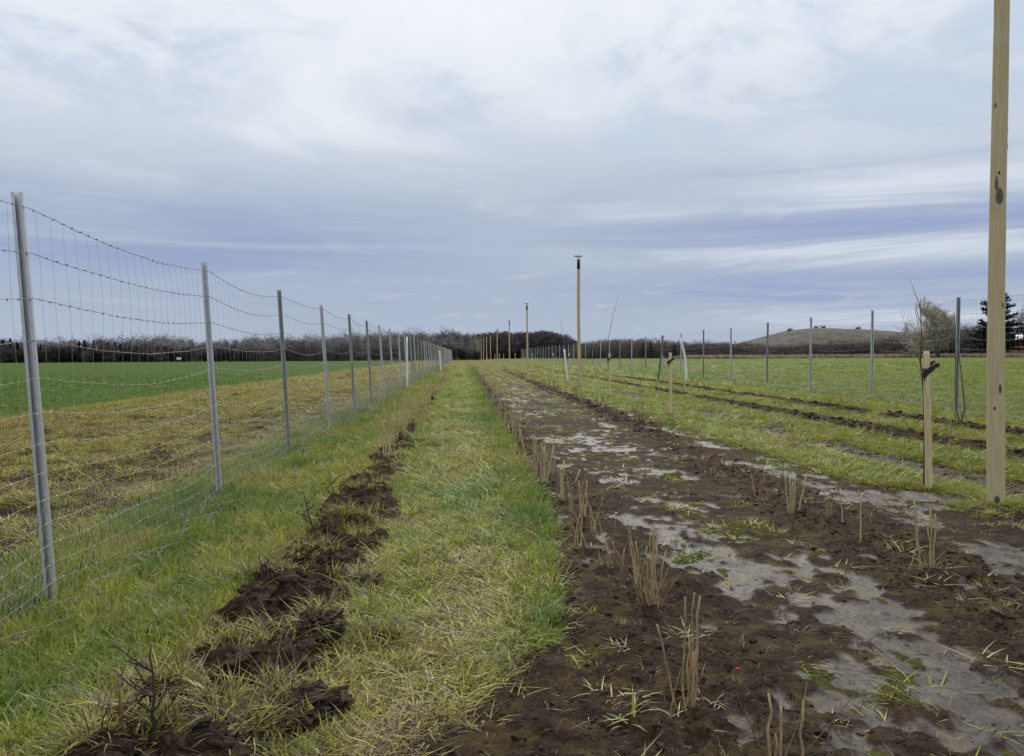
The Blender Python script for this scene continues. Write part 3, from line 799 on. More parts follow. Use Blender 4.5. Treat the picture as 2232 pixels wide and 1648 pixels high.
def build_fence(name, label, pts, lean, h, width, nv, zbase, mat_post, stay_limit, flip=1):
    """pts: post feet (x, y); wires, stays and netting hang in the bays between them"""
    root = thing(name, label, 'fence', (pts[1][0], pts[1][1], 0))
    ox, oy = pts[1]
    pms = [post_mesh(width, width * .7, h, width * .28, .004, 'fence_post', mt) for mt in mat_post]
    sets = [bay_meshes(3.35, lean, .095, s, nv) for s in (1, 2, 3)]
    stays = 0; rest = MB(); rfar = []
    for i, (x, y) in enumerate(pts):
        z = zbase(x, y)
        d2 = pts[min(i + 1, len(pts) - 1)]; d1 = pts[max(i - 1, 0)]
        ang = -math.atan2(d2[0] - d1[0], d2[1] - d1[1])
        p = link('fence_post', pms[POST_LOOK[i % len(POST_LOOK)]], root, (x - ox, y - oy, z - .0))
        ja, jb = pyr.gauss(0, .5), pyr.gauss(0, .35)
        if i < 4: ja *= .3; jb *= .3
        p.rotation_euler = (R(ja), -lean + R(jb), ang + R(pyr.choice([0, 0, 8, -6, 14])))
        if i == len(pts) - 1: break
        nx_, ny_ = pts[i + 1]; Lb = math.hypot(nx_ - x, ny_ - y); an = -math.atan2(nx_ - x, ny_ - y)
        hm, vm, nm = sets[i % 3]
        def place(nm_, me):
            o = link(nm_, me, root, (x - ox + .035 * flip, y - oy, z), an); o.scale = (flip, Lb / 3.35, 1); return o
        if i < stay_limit:
            for me in hm: place('line_wire', me)
            for me in vm: place('stay_wire', me)
            place('rabbit_netting', nm)['kind'] = 'stuff'
        else:
            rfar.append((i, x, y, z, an, Lb))
    # beyond the first bays the wires of a bay are one piece
    far_sets = []
    for (hm, vm, nm) in sets:
        mb = MB()
        for me in hm + vm:
            n0 = len(mb.v); mb.v += [v.co.copy() for v in me.vertices]; mb.f += [tuple(n0 + k for k in p.vertices) for p in me.polygons]
        far_sets.append(mb.mesh('wire_net', M['wire']))
    for (i, x, y, z, an, Lb) in rfar:
        for me, nmn in ((far_sets[i % 3], 'wire_net'), (sets[i % 3][2], 'rabbit_netting')):
            o = link(nmn, me, root, (x - ox + .035 * flip, y - oy, z), an); o.scale = (flip, Lb / 3.35, 1); o['kind'] = 'stuff'
    return root

POST_LOOK = [0, 0, 0, 1, 0, 1, 1, 0]
LEFT_Y = [4.62 + 3.36 * i for i in range(-1, 53)]
LEFT_X = lambda y: float(ip(y, [1, 4.6, 8, 11.3, 15, 60, 180], [-2.27, -2.315, -2.385, -2.43, -2.42, -2.40, -2.45]))
build_fence('wire_fence', 'tall knotted wire fence with slim galvanised posts between path and green field',
            [(LEFT_X(y), y) for y in LEFT_Y], R(2.9), 2.30, .056, 22, lambda x, y: 0.0, [M['zinc'], M['zinc_shaded']], 12)
# right fence, feet found from the post tops in the photo
RP = []
for (px, py) in ((2087, 648), (1901, 676), (1767, 692), (1672, 703), (1594, 714), (1533, 719), (1484, 726), (1443, 731)):
    d = ray(px, py); k = (2.50 - CAM_H) / d.z; RP.append((d.x * k, d.y * k))
dx = RP[0][0] - RP[1][0]; dy = RP[0][1] - RP[1][1]
RP = [(RP[0][0] + dx * .9, RP[0][1] + dy * .9)] + RP
while RP[-1][1] < 175: RP.append((RP[-1][0] + .02, RP[-1][1] + 4.6))
POST_LOOK = [0, 1, 0, 0, 1]
build_fence('wire_fence', 'wire fence with grey posts at the far side of the planting, before the wide meadow',
            RP, R(-.4), 2.30, .062, 26, lambda x, y: .20, [M['zinc'], M['zinc_shaded']], 4, -1)

# ------------------------------------------------------------------ loose posts by the fences
def slim_post(name, label, px0, py0, px1, py1, zg, rad, mat, cat='post', bend=0.0, group=None):
    x, y = G(px0, py0, zg); top = AT(px1, py1, y - .05)
    o = thing(name, label, cat, (x, y, zg), 0, group)
    t = top - Vector((x, y, zg)); side = Vector((1, 0, 0))
    pts = [Vector((0, 0, -.3))] + [t * (k / 8) + side * bend * math.sin(math.pi * k / 8) for k in range(0, 9)]
    MB().tube(pts, [rad] * 10, 8).build('shaft', mat, o)
    MB().tube([pts[-1] + Vector((0, 0, .002)), pts[-1] + t.normalized() * .03], [rad * 1.15, rad * .9], 8).build('cap', mat, o)
    return o
slim_post('marker_post', 'bright white upright post standing in line with the wire fence by the path', 888, 847, 887, 735, 0, .035, M['white'])
slim_post('marker_post', 'short distant white post far along the wire fence by the path', 961, 809, 958, 765, 0, .05, M['white'])
slim_post('marker_post', 'curved white post leaning at the far fence behind the stakes', 1495, 831, 1482, 737, .2, .05, M['white'], bend=.10)
slim_post('marker_post', 'white post leaning against the third tree stake', 1237, 829, 1230, 762, .05, .045, M['white'])
slim_post('leaning_post', 'dark thin post leaning beside the far fence, next to the white curved one', 1435, 829, 1445, 733, .2, .035, M['dark_post'])
slim_post('leaning_post', 'dark thin post leaning behind the white post of the wire fence by the path', 907, 833, 893, 738, 0, .03, M['dark_post'])

# ------------------------------------------------------------------ tall perch poles
def perch_pole(x, y, label, seed, group, near=False):
    r = random.Random(seed)
    o = thing('perch_pole', label, 'pole', (x, y, hz(x, y)), 0, group)
    H = 5.4; nseg = 26; lx, ly = R(r.uniform(-.5, .3)), R(r.uniform(-.3, .3))
    if near: lx, ly = -.001, 0
    pts = []; rad = []
    for k in range(nseg + 1):
        z = -.4 + (H + .4) * k / nseg
        pts.append(Vector((lx * z + .012 * math.sin(z * 1.1 + seed), ly * z + .01 * math.cos(z * .9 + seed), z)))
        rad.append((.074 - .014 * max(z, 0) / H) * (1 + r.gauss(0, .012)))
    MB().tube(pts, rad, 20).build('shaft', M['wood_pole'], o)
    def at(z):
        return Vector((lx * z + .012 * math.sin(z * 1.1 + seed), ly * z + .01 * math.cos(z * .9 + seed), z)), .074 - .014 * z / H
    p, rr = at(H - .52)
    MB().tube([at(H - .50)[0], at(H - .3)[0], at(H - .12)[0]], [rr + .006] * 3, 16).build('sleeve', M['rubber'], o)
    c, _ = at(H)
    MB().box(c + Vector((0, 0, .025)), (.28, .05, .045)).build('perch_bar', M['dark_post'], o, smooth=False)
    MB().tube([c + Vector((-.13, 0, .02)), c + Vector((-.19, 0, .05))], [.02, .012], 6).build('bar_end', M['dark_post'], o)
    # knots, set into the wood and standing a little proud
    spots = [(r.uniform(.3, H - .8), r.uniform(-1.3, 1.3), r.uniform(.008, .014), r.uniform(.012, .03), 'knot') for _ in range(6)]
    if near:
        spots += [(1.06, -.12, .016, .055, 'knot'), (2.78, -.4, .040, .085, 'scar'), (2.90, -.8, .016, .07, 'scar'), (3.60, -1.15, .012, .028, 'scar'), (.06, -.5, .03, .04, 'knot')]
    for (z, a, wd, hh, mt) in spots:
        c, rr = at(z); fa = -math.pi / 2 + a
        mb = MB(); n = 10; rings = [(1, -.004), (.7, .0015), (.3, .0025)]
        for (q, dz) in rings:
            for k in range(n):
                t = 2 * math.pi * k / n; aa = fa + math.cos(t) * wd * q / rr
                mb.v.append(c + Vector((math.cos(aa) * (rr + dz), math.sin(aa) * (rr + dz), math.sin(t) * hh * q * (1 + .15 * r.random()))))
        for ri in range(2):
            for k in range(n): mb.f.append((ri * n + k, ri * n + (k + 1) % n, ri * n + n + (k + 1) % n, ri * n + n + k))
        mb.f.append(tuple(2 * n + k for k in range(n)))
        mb.build('knot', M[mt], o)
    return o
x0, y0 = G(2169, 1101)
perch_pole(x0, y0, 'tall thick debarked pole close by, reaching out of the top of the picture', 3, None, True)
x1, y1 = G(1263, 843, .02)
perch_pole(x1, y1, 'tall pole with black sleeve and perch bar, second along the stake row', 8, None)
POLES = [(1149, 826), (1105, 806)]
perch_pole(5.15, 64.5, 'plain tall pole, third along the stake row, dark against the sky', 12, None)
perch_pole(5.6, 97, 'distant pole with a small perch bar, fourth along the stake row', 14, None)
for k, yy in enumerate((128, 148, 162, 172, 180, 187, 193)):
    perch_pole(5.4 - .35 * k, yy, 'small far pole in the crowded end of the pole row', 20 + k, 'far poles at the end of the row')

# ------------------------------------------------------------------ tree stakes with tied young trees
def curve(p0, d, L, n, wob, r, up=.0):
    pts = [Vector(p0)]; d = Vector(d).normalized()
    for k in range(n):
        d = (d + Vector((r.gauss(0, wob), r.gauss(0, wob), r.gauss(0, wob * .5) + up))).normalized()
        pts.append(pts[-1] + d * (L / n))
    return pts
def stake(x, y, label, seed, group=None, hgt=1.40, tie=True):
    r = random.Random(seed); z = hz(x, y)
    o = thing('tree_stake', label, 'stake', (x, y, z), 0, group)
    tilt = r.gauss(0, .012)
    pts = [Vector((tilt * h + .004 * math.sin(h * 4), 0, h)) for h in (-.3, 0, .3, .6, .9, 1.2, hgt - .035, hgt)]
    MB().tube(pts, [.034, .034, .034, .033, .033, .032, .032, .022], 16).build('shaft', M['wood_stake'], o)
    if tie:
        # rubber strap: band round the stake that runs over to the stem and hangs down
        mb = MB(); zt = hgt - .17; ring = []
        for k in range(14):
            t = 2 * math.pi * k / 14; ring.append((Vector((math.cos(t) * .045 - .0, math.sin(t) * .043, zt + .045 * math.cos(t)))))
        n0 = 0
        for p in ring: mb.v += [p + Vector((0, 0, -.032)), p + Vector((0, 0, .032)), Vector((p.x * 1.25, p.y * 1.25, p.z + .032)), Vector((p.x * 1.25, p.y * 1.25, p.z - .032))]
        for k in range(14):
            a = 4 * k; b = 4 * ((k + 1) % 14)
            for j in range(4): mb.f.append((a + j, b + j, b + (j + 1) % 4, a + (j + 1) % 4))
        st = mb.build('strap', M['rubber'], o, smooth=False)
        MB().box((-.060, -.012, zt - .045), (.055, .04, .075), Matrix.Rotation(.45, 3, 'Y')).build('buckle', M['rubber'], o, smooth=False)
        MB().box((.052, -.03, zt + .030), (.045, .03, .045), Matrix.Rotation(-.25, 3, 'Y')).build('strap_end', M['rubber'], o, smooth=False)
        MB().tube([(-.066, -.01, zt - .07), (-.060, -.012, zt - .11), (-.048, -.01, zt - .16)], [.010, .007, .004], 6).build('strap_tail', M['rubber'], o)
    return o
def tied_tree(x, y, label, seed, H, lean, group=None):
    r = random.Random(seed); z = hz(x, y)
    o = thing('young_tree', label, 'tree', (x, y, z), 0, group)
    pts = [Vector((0, .052, -.1)), Vector((.004, .052, .3)), Vector((0, .05, .65)), Vector((-.012, .048, .95)), Vector((-.050, .02, 1.18))]
    pts += curve(pts[-1], (lean, 0, 1), H - 1.0, 9, .07, r)[1:]
    n = len(pts); MB().tube(pts, [.009 * (1 - .7 * k / (n - 1)) for k in range(n)], 6).build('trunk', M['bark_far'], o)
    for k in range(5, n - 1):
        if r.random() < .6:
            b = curve(pts[k], (r.uniform(-1, 1), r.uniform(-1, 1), 1.6), r.uniform(.15, .4), 4, .1, r)
            MB().tube(b, [.006, .005, .004, .003, .002], 4).build('branch', M['stem_brown'], o)
    return o
STK = [((2024, 1066), 'tree stake with black rubber tie close by, just left of the thick pole', 'slender bare young tree tied to the stake nearest the thick pole', 1.75, -.10),
       ((1462, 905), 'tree stake with black tie standing alone left of the curved white post', None, 0, 0),
       ((1329, 862), 'tree stake with dark tie, right of the pole with the black sleeve', 'tall thin bare tree tied to the stake right of the sleeved pole', 3.1, .03),
       ((1240, 836), 'tree stake with dark tie, left of the pole with the black sleeve', 'thin bare tree leaning left of the sleeved pole', 2.9, -.16)]
for k, ((px, py), sl, tl, H, ln) in enumerate(STK):
    x, y = G(px, py, .01); stake(x, y, sl, 40 + k)
    if tl: tied_tree(x - .02, y, tl, 60 + k, H, ln)
for k, (px, py) in enumerate(((1206, 823), (1161, 815.5), (1140, 813), (1124, 812), (1089, 806), (1098, 803), (1079, 800), (1070, 797), (1062, 795))):
    x, y = G(px, py, .0); stake(x, y, 'small pale tree stake in the distant part of the stake row', 80 + k, 'far stakes in the pole row')
x, y = G(2093, 931, .16)
o = thing('young_tree', 'two-stemmed dark sapling in front of the far fence, beside the thick pole', 'tree', (x, y, hz(x, y)))
r = random.Random(9)
for s, L in ((-1, 1.9), (1, 1.5)):
    p = [Vector((0, 0, -.1)), Vector((s * .02, 0, .1)), Vector((s * .075, 0, .3))] + curve((s * .075, 0, .3), (-.02 * s - .03, 0, 1), L - .3, 6, .03, r)[1:]
    MB().tube(p, [.016, .015, .012, .011, .010, .009, .008, .006, .004], 6).build('stem', M['dark_post'], o)

# ------------------------------------------------------------------ planted shrubs
def stems_from_pixels(label, base, tops, mat, rad=.0055, group=None, twigs=0, seed=0, name='cut_shrub'):
    r = random.Random(seed + int(base[0])); x, y = G(*base); z = hz(x, y)
    o = thing(name, label, 'shrub', (x, y, z), 0, group)
    rad = rad * 1.2
    for (bx, tx, ty) in tops:
        b = G(base[0] + bx, base[1]); b = Vector((b[0] - x, b[1] - y, -.06)); t = AT(tx, ty, y + r.uniform(-.05, .05)) - Vector((x, y, z))
        pts = [b.lerp(t, k / 6) + Vector((r.gauss(0, .004), r.gauss(0, .004), 0)) * (0 < k < 6) for k in range(7)]
        rr = rad * r.uniform(.85, 1.2)
        MB().tube(pts, [rr * (1 - .35 * k / 6) for k in range(7)], 6).build('stem', M[mat], o)
    for k in range(twigs):
        p = curve((r.gauss(0, .05), r.gauss(0, .04), -.03), (r.gauss(0, .35), r.gauss(0, .3), 1), r.uniform(.12, .42), 5, .12, r)
        MB().tube(p, [.003, .0027, .0023, .002, .0016, .001], 4).build('twig', M[mat if r.random() < .5 else 'twig_red'], o)
    return o
GB = 'cut back shrubs along the soil ridge right of the path'
GC = 'cut back shrubs along the second soil ridge'
stems_from_pixels('leaning fan of four tan stems where the cut shrubs begin on the ridge', (1160, 1030), [(-4, 1133, 937), (6, 1130, 945), (4, 1162, 948), (8, 1166, 950), (-14, 1112, 968)], 'stem_tan', .0065, GB, 5)
stems_from_pixels('three straight tan stems second from the leaning fan', (1187, 1057), [(-6, 1180, 967), (0, 1188, 972), (2, 1207, 970), (-2, 1184, 975)], 'stem_tan', .0065, GB, 3)
stems_from_pixels('pale forked stump with three prongs on the ridge', (1230, 1096), [(-5, 1222, 1012), (-2, 1229, 1004), (3, 1264, 1024)], 'stem_tan', .009, GB, 1)
stems_from_pixels('two tall and two short tan stems nearer than the forked stump', (1272, 1140), [(-6, 1261, 1048), (5, 1279, 1046), (2, 1274, 1100), (-4, 1266, 1098)], 'stem_tan', .006, GB, 4)
stems_from_pixels('small twiggy shrub half sunk in the ridge', (1352, 1245), [(4, 1361, 1194), (-20, 1322, 1190), (-40, 1304, 1185)], 'stem_brown', .004, GB, 14)
stems_from_pixels('bushy brown many-stemmed shrub on the ridge', (1415, 1322), [(-2, 1410, 1190), (0, 1420, 1150), (4, 1426, 1140), (6, 1431, 1185), (-6, 1402, 1215), (8, 1452, 1200), (2, 1424, 1160), (-8, 1385, 1180)], 'stem_brown', .0048, GB, 26)
stems_from_pixels('bundle of long slim stems standing in dark soil at the front', (1503, 1548), [(-16, 1494, 1302), (-6, 1514, 1292), (4, 1526, 1300), (10, 1521, 1395), (-22, 1432, 1362), (8, 1512, 1420), (-2, 1502, 1390)], 'stem_brown', .0045, GB, 5)
stems_from_pixels('cut stems at the bottom edge of the picture', (1712, 1700), [(-30, 1675, 1512), (-8, 1702, 1530), (36, 1751, 1528), (-20, 1690, 1600)], 'stem_brown', .0045, GB, 7)
stems_from_pixels('V of four tan stems on the second ridge', (1724, 1122), [(-4, 1710, 1030), (0, 1722, 1035), (3, 1735, 1035), (14, 1758, 1034), (1, 1728, 1050)], 'stem_tan', .006, GC, 3)
stems_from_pixels('single thin leaning stem next to the V of stems', (1806, 1137), [(0, 1797, 1074)], 'stem_brown', .0045, GC, 3)
stems_from_pixels('single straight pale stem, second after the V of stems', (1837, 1150), [(0, 1831, 1062)], 'stem_tan', .005, GC, 2)
stems_from_pixels('single upright stem in dark soil on the second ridge', (1874, 1188), [(0, 1879, 1074)], 'stem_tan', .0055, GC, 2)
stems_from_pixels('pair of brown stems in the dark patch under the tree stake', (2020, 1252), [(-14, 1992, 1088), (8, 2028, 1112), (16, 2038, 1120), (12, 2022, 1150)], 'stem_brown', .0055, GC, 5)
stems_from_pixels('low stubs on the second ridge, path side of the V of stems', (1655, 1085), [(-8, 1638, 1035), (0, 1657, 1050), (-2, 1640, 1060)], 'stem_brown', .004, GC, 8)

def thorny(label, base, top, seed, H=None, nb=7, mat='stem_dark', group=None):
    r = random.Random(seed); x, y = G(*base); z = hz(x, y)
    o = thing('thorny_sapling', label, 'sapling', (x, y, z), 0, group)
    t = AT(top[0], top[1], y) - Vector((x, y, z))
    n = 8; pts = [Vector((0, 0, -.06)).lerp(t, k / n) + Vector((r.gauss(0, .006), r.gauss(0, .006), 0)) * (0 < k < n) for k in range(n + 1)]
    MB().tube(pts, [.008 * (1 - .7 * k / n) for k in range(n + 1)], 6).build('trunk', M[mat], o)
    L = t.length
    for k in range(nb):
        i = 1 + int((n - 2) * (k + .5) / nb); a = r.uniform(0, 6.28)
        b = curve(pts[i], (math.cos(a), math.sin(a) * .7, r.uniform(.15, .8)), L * r.uniform(.3, .62), 5, .16, r, .05)
        ob = MB().tube(b, [.0045, .004, .0033, .0026, .002, .0012], 5).build('branch', M[mat], o)
        for j in (1, 2, 3, 4):
            tw = curve(b[j], (r.uniform(-1, 1), r.uniform(-1, 1), r.uniform(.2, 1.3)), L * r.uniform(.05, .16), 2, .1, r)
            MB().tube(tw, [.0026, .002, .001], 4).build('twig', M[mat], ob)
    return o
GA = 'thorny saplings in the left soil row'
thorny('dark thorny sapling with spreading branches at the lower edge of the picture', (342, 1650), (330, 1405), 1, nb=10, group=GA)
thorny('thorny sapling with forked crown beside the straw covered sods', (690, 1172), (662, 1070), 2, nb=7, group=GA)
thorny('slim dark sapling behind the forked one, leaning left', (741, 1128), (715, 1030), 3, nb=4, group=GA)
thorny('slim dark sapling leaning right in front of the big sod', (768, 1125), (788, 1040), 4, nb=3, group=GA)
thorny('single dark twig rising between the upright sod and the grass', (612, 1385), (598, 1300), 5, nb=2, group=GA)
thorny('thin sapling left of the brown sods by the fence side', (590, 1310), (566, 1205), 6, nb=4, group=GA)
thorny('thin twig behind the tall square sod', (665, 1335), (648, 1275), 7, nb=2, group=GA)
thorny('small bent sapling left of the tall tan twigs', (868, 965), (855, 925), 8, nb=3, group=GA)

# twiggy shrubs of the rows further on: a few kinds, copied along the rows
def twiggy(seed, nst, H, spread, mat, rad):
    r = random.Random(seed); mb = MB()
    for k in range(nst):
        b = (r.gauss(0, .07), r.gauss(0, .07), -.05)
        p = curve(b, (r.gauss(0, spread), r.gauss(0, spread), 1), H * r.uniform(.45, 1.05), 5, .06, r)
        mb.tube(p, [rad, rad * .9, rad * .75, rad * .6, rad * .45, rad * .3], 4, False)
        for j in (2, 3, 4):
            if r.random() < .8:
                q = curve(p[j], (r.gauss(0, .6), r.gauss(0, .6), 1), H * r.uniform(.12, .3), 3, .1, r)
                mb.tube(q, [rad * .5, rad * .4, rad * .3, rad * .2], 3, False)
    return mb.mesh('twiggy_shrub', M[mat])
TW = [twiggy(1, 6, .55, .20, 'twig_red', .0055), twiggy(2, 5, .62, .16, 'stem_brown', .006), twiggy(3, 9, .42, .3, 'twig_red', .0045), twiggy(4, 4, .62, .12, 'stem_tan', .0075), twiggy(5, 6, .95, .16, 'stem_tan', .006), twiggy(6, 3, .45, .12, 'stem_brown', .0045)]
ORD = ('nearest second third fourth fifth sixth seventh eighth ninth tenth eleventh twelfth thirteenth fourteenth fifteenth sixteenth seventeenth '
       'eighteenth nineteenth twentieth twenty-first twenty-second twenty-third twenty-fourth twenty-fifth').split()
def shrub_row(xf, y0, y1, step, kinds, label, group, smin=.8, smax=1.2, jit=.12, order=False):
    y = y0; cnt = 0
    while y < y1:
        x = xf(y) + pyr.gauss(0, jit); yy = y + pyr.uniform(-.2, .2)
        o = link('twiggy_shrub', TW[pyr.choice(kinds)], None, (x, yy, hz(x, yy)), pyr.uniform(0, 6.28))
        s = pyr.uniform(smin, smax); o.scale = (s, s, s * pyr.uniform(.85, 1.15))
        tag(o, ORD[cnt] + ' ' + label if order and cnt < len(ORD) else label, 'shrub', group); cnt += 1; y += step * pyr.uniform(.7, 1.35) * (1 + y / 60)
shrub_row(lambda y: -1.05, 10.6, 16.5, .55, [4, 4, 3], 'tall tan twiggy shrub of the left row, past the sods', 'tall twiggy shrubs past the sods', .8, 1.1, order=True)
shrub_row(lambda y: -1.05, 16.5, 60, 1.1, [3, 4, 1], 'small distant twiggy shrub of the left row', 'distant shrubs of the left row')
shrub_row(lambda y: .95, 10.2, 20, .62, [0, 1, 3, 2], 'twiggy shrub on the ridge right of the path, beyond the cut stems', 'shrubs on the ridge beyond the cut stems', .6, 1.0, order=True)
shrub_row(lambda y: .95, 20, 70, 1.0, [0, 1, 3], 'small distant twiggy shrub on the ridge right of the path', 'distant shrubs on the ridge')
shrub_row(lambda y: ip(y, [8, 10, 15, 25], [2.95, 3.1, 3.35, 3.4]), 8.2, 20, .42, [0, 2, 2, 1], 'brown twiggy shrub on the second ridge, beyond the V of stems', 'shrubs on the second ridge', .6, .95, .2, True)
shrub_row(lambda y: 3.4, 20, 70, .65, [0, 1, 2], 'small distant brown shrub on the second ridge', 'distant shrubs on the second ridge')
shrub_row(lambda y: 5.0, 9.5, 40, 1.5, [5, 5, 1], 'thin small shrub in the grass of the stake row', 'thin shrubs of the stake row', .8, 1.3, .3, True)
shrub_row(lambda y: 6.9, 11, 45, 1.4, [5, 5, 0], 'thin brown shrub in the soil row behind the stakes', 'thin shrubs behind the stakes', .8, 1.2, .15, True)
shrub_row(lambda y: 8.2, 13, 45, 1.5, [5, 5, 0], 'thin brown shrub in the last soil row before the far fence', 'thin shrubs before the far fence', .8, 1.2, .15, True)
shrub_row(lambda y: .93, 4.9, 10.2, .62, [3, 3, 5], 'slim tan cutting along the ridge, between the larger stem groups', 'slim cuttings between the stem groups', .6, .9, .08, True)
shrub_row(lambda y: .9, 10.0, 24, 1.3, [3], 'pale tan cutting standing among the brown ridge shrubs', 'pale cuttings among the ridge shrubs', .7, 1.0, .1, True)
shrub_row(lambda y: 4.1, 6.6, 12, 1.1, [5], 'single thin stem in the mud below the tree stake', 'thin stems in the mud by the stake', .8, 1.1, .25, True)

# ------------------------------------------------------------------ small things on the ground
for (px, py, lab) in ((1556, 1002, 'tiny red plastic tag on the second ridge'), (1607, 1466, 'tiny red plastic tag in the mud right of the slim stems')):
    x, y = G(px, py); o = thing('red_tag', lab, 'tag', (x, y, hz(x, y) + .012), .4)
    s = .026 if py < 1200 else .011
    MB().box((0, 0, s * .55), (s * 2.1, .003, s * 1.1), Matrix.Rotation(.25, 3, 'X')).build('plate', M['red'], o, smooth=False)
    MB().tube([(0, .003, -.05), (0, .003, s * 1.2)], .0016, 5).build('pin', M['stem_dark'], o)
for k, (px, py) in enumerate(((120, 876), (300, 862), (425, 845), (470, 838), (515, 863), (545, 858), (245, 842), (682, 830), (745, 826), (505, 884), (95, 948), (455, 957), (92, 1000))):
    x, y = G(px, py); mb = MB(); rr = .10 + .14 * pyr.random()
    for j in range(7):
        q = j / 6
        for i in range(14):
            a = 6.283 * i / 14; d = rr * (1.6 * q) * (1 + .35 * (float(fbm(math.cos(a) * 2 + k * 3, math.sin(a) * 2, 3, k)) - .5)) + .004
            mb.v.append((math.cos(a) * d, math.sin(a) * d, rr * .55 * (1 - q) ** .8 * (1 + .4 * (float(fbm(a * 3, q * 9, 2, k + 5)) - .5)) - .02))
    for j in range(6):
        for i in range(14): mb.f.append((j * 14 + i, j * 14 + (i + 1) % 14, j * 14 + 14 + (i + 1) % 14, j * 14 + 14 + i))
    tag(mb.build('molehill', M['clod'], None, (x, y, hz(x, y))), 'low dark molehill in the grass beyond the wire fence', 'molehill', 'molehills beyond the wire fence')

# ------------------------------------------------------------------ trees
def bare_tree(name, seed, H, spread, ntw, tmat, bmat, shrub=False, tw=.045, rounded=1.0, lift=.25):
    r = np.random.default_rng(seed); pr = random.Random(seed)
    tr = MB(); cr = MB()
    if not shrub:
        p = curve((0, 0, -.2), (0, 0, 1), H * .8, 7, .05, pr)
        tr.tube(p, [H * .020 * (1 - .8 * k / 7) for k in range(8)], 6)
    starts = []; ends = []; wd = []
    nl = 12 if not shrub else 14
    for i in range(nl):
        a = pr.uniform(0, 6.28)
        if shrub: b0 = Vector((pr.gauss(0, .12 * H), pr.gauss(0, .12 * H), 0)); dr = (math.cos(a) * spread, math.sin(a) * spread, 1); L = H * pr.uniform(.5, .95)
        else:
            q = pr.uniform(lift, .95); b0 = p[int(q * 7)]; L = H * (.62 - .42 * q) * pr.uniform(.8, 1.25) * rounded
            dr = (math.cos(a) * spread, math.sin(a) * spread, .55 + q)
        b = curve(b0, dr, L, 5, .12, pr, .04)
        tr.tube(b, [H * .008, H * .0065, H * .005, H * .004, H * .003, H * .0015], 4, False)
        for j in range(1, 6):
            for m in range(3):
                s = b[j]; e = curve(s, (pr.gauss(0, 1), pr.gauss(0, 1), pr.uniform(.1, 1.2)), L * pr.uniform(.25, .5), 3, .15, pr)
                for t0, t1 in zip(e[:-1], e[1:]): starts.append(t0); ends.append(t1); wd.append(H * .006)
                for _ in range(max(1, ntw // (nl * 15))):
                    c = e[pr.choice([1, 2, 3])]
                    d = Vector((pr.gauss(0, 1), pr.gauss(0, 1), pr.gauss(.5, .7))).normalized() * L * pr.uniform(.1, .32)
                    starts.append(c); ends.append(c + d); wd.append(tw * pr.uniform(.6, 1.3))
    cr.ribbons(np.array([tuple(v) for v in starts]), np.array([tuple(v) for v in ends]), np.array(wd), r)
    return tr.mesh(name + '_trunk', tmat), cr.mesh(name + '_crown', bmat, False)

def joined(name, t, c):
    mb = MB()
    mb.v = [v.co.copy() for v in t.vertices] + [v.co.copy() for v in c.vertices]; n0 = len(t.vertices)
    mb.f = [tuple(p.vertices) for p in t.polygons]; nf = len(mb.f)
    mb.f += [tuple(n0 + i for i in p.vertices) for p in c.polygons]
    me = mb.mesh(name, t.materials[0], False); me.materials.append(c.materials[0])
    me.polygons.foreach_set('material_index', [0] * nf + [1] * (len(mb.f) - nf)); me.update()
    return bpy.data.objects.new(name, me)

def conifer(name, seed, H, W, dens=1.0, broken=.2, bare=.06):
    pr = random.Random(seed); r = np.random.default_rng(seed)
    tr = MB().tube([(0, 0, -.2), (0, 0, H * .5), (0, 0, H)], [H * .018, H * .011, H * .002], 6)
    S, E, Wd = [], [], []
    z = H * bare
    while z < H * .985:
        q = z / H; wl = W * (1 - q) ** .8 * pr.uniform(.75, 1.1) + .03 * H * (1 - q)
        for k in range(7):
            if pr.random() < broken: continue
            a = pr.uniform(0, 6.28); L = wl * pr.uniform(.6, 1.15)
            base = Vector((0, 0, z)); d = Vector((math.cos(a), math.sin(a), pr.uniform(-.25, .25) + .45 * q))
            tip = base + d * L
            S.append(base); E.append(tip); Wd.append(.02 * H * .3)
            m = max(4, int(L * 9 * dens))
            for j in range(m):
                c = base.lerp(tip, (j + pr.random()) / m ** 1.0 if m else 1); c = base.lerp(tip, min(1, (j + .5) / m))
                for _ in range(3):
                    e = c + Vector((pr.gauss(0, 1), pr.gauss(0, 1), pr.gauss(.25, .6))).normalized() * H * pr.uniform(.025, .05)
                    S.append(c); E.append(e); Wd.append(H * .016)
        z += H * .028
    cr = MB().ribbons(np.array([tuple(v) for v in S]), np.array([tuple(v) for v in E]), np.array(Wd), r)
    return tr.mesh(name + '_trunk', M['bark_far']), cr.mesh(name + '_crown', M['needles'], False)

def wood(name, label, prof, d0, d1, n, protos, pH, idxw, zg=0.0, rnd=(.72, 1.08)):
    px = rng.uniform(prof[0][0], prof[-1][0], n); dd = rng.uniform(d0, d1, n)
    hp = ip(px, [p[0] for p in prof], [p[1] for p in prof])
    P, S = [], []
    for a, b, h in zip(px, dd, hp):
        p = AT(a, 770, b); s = h * b / FPX / pH * rng.uniform(*rnd)
        P.append((p.x, b, zg)); S.append((s * rng.uniform(.9, 1.3), s * rng.uniform(.9, 1.3), s))
    idx = rng.choice(len(protos), n, p=np.array(idxw) / sum(idxw))
    tag(scatter(name, np.array(P), np.stack([np.zeros(n), np.zeros(n), rng.uniform(0, 6.28, n)], 1), np.array(S), idx, np.zeros(n), protos), label, 'wood')

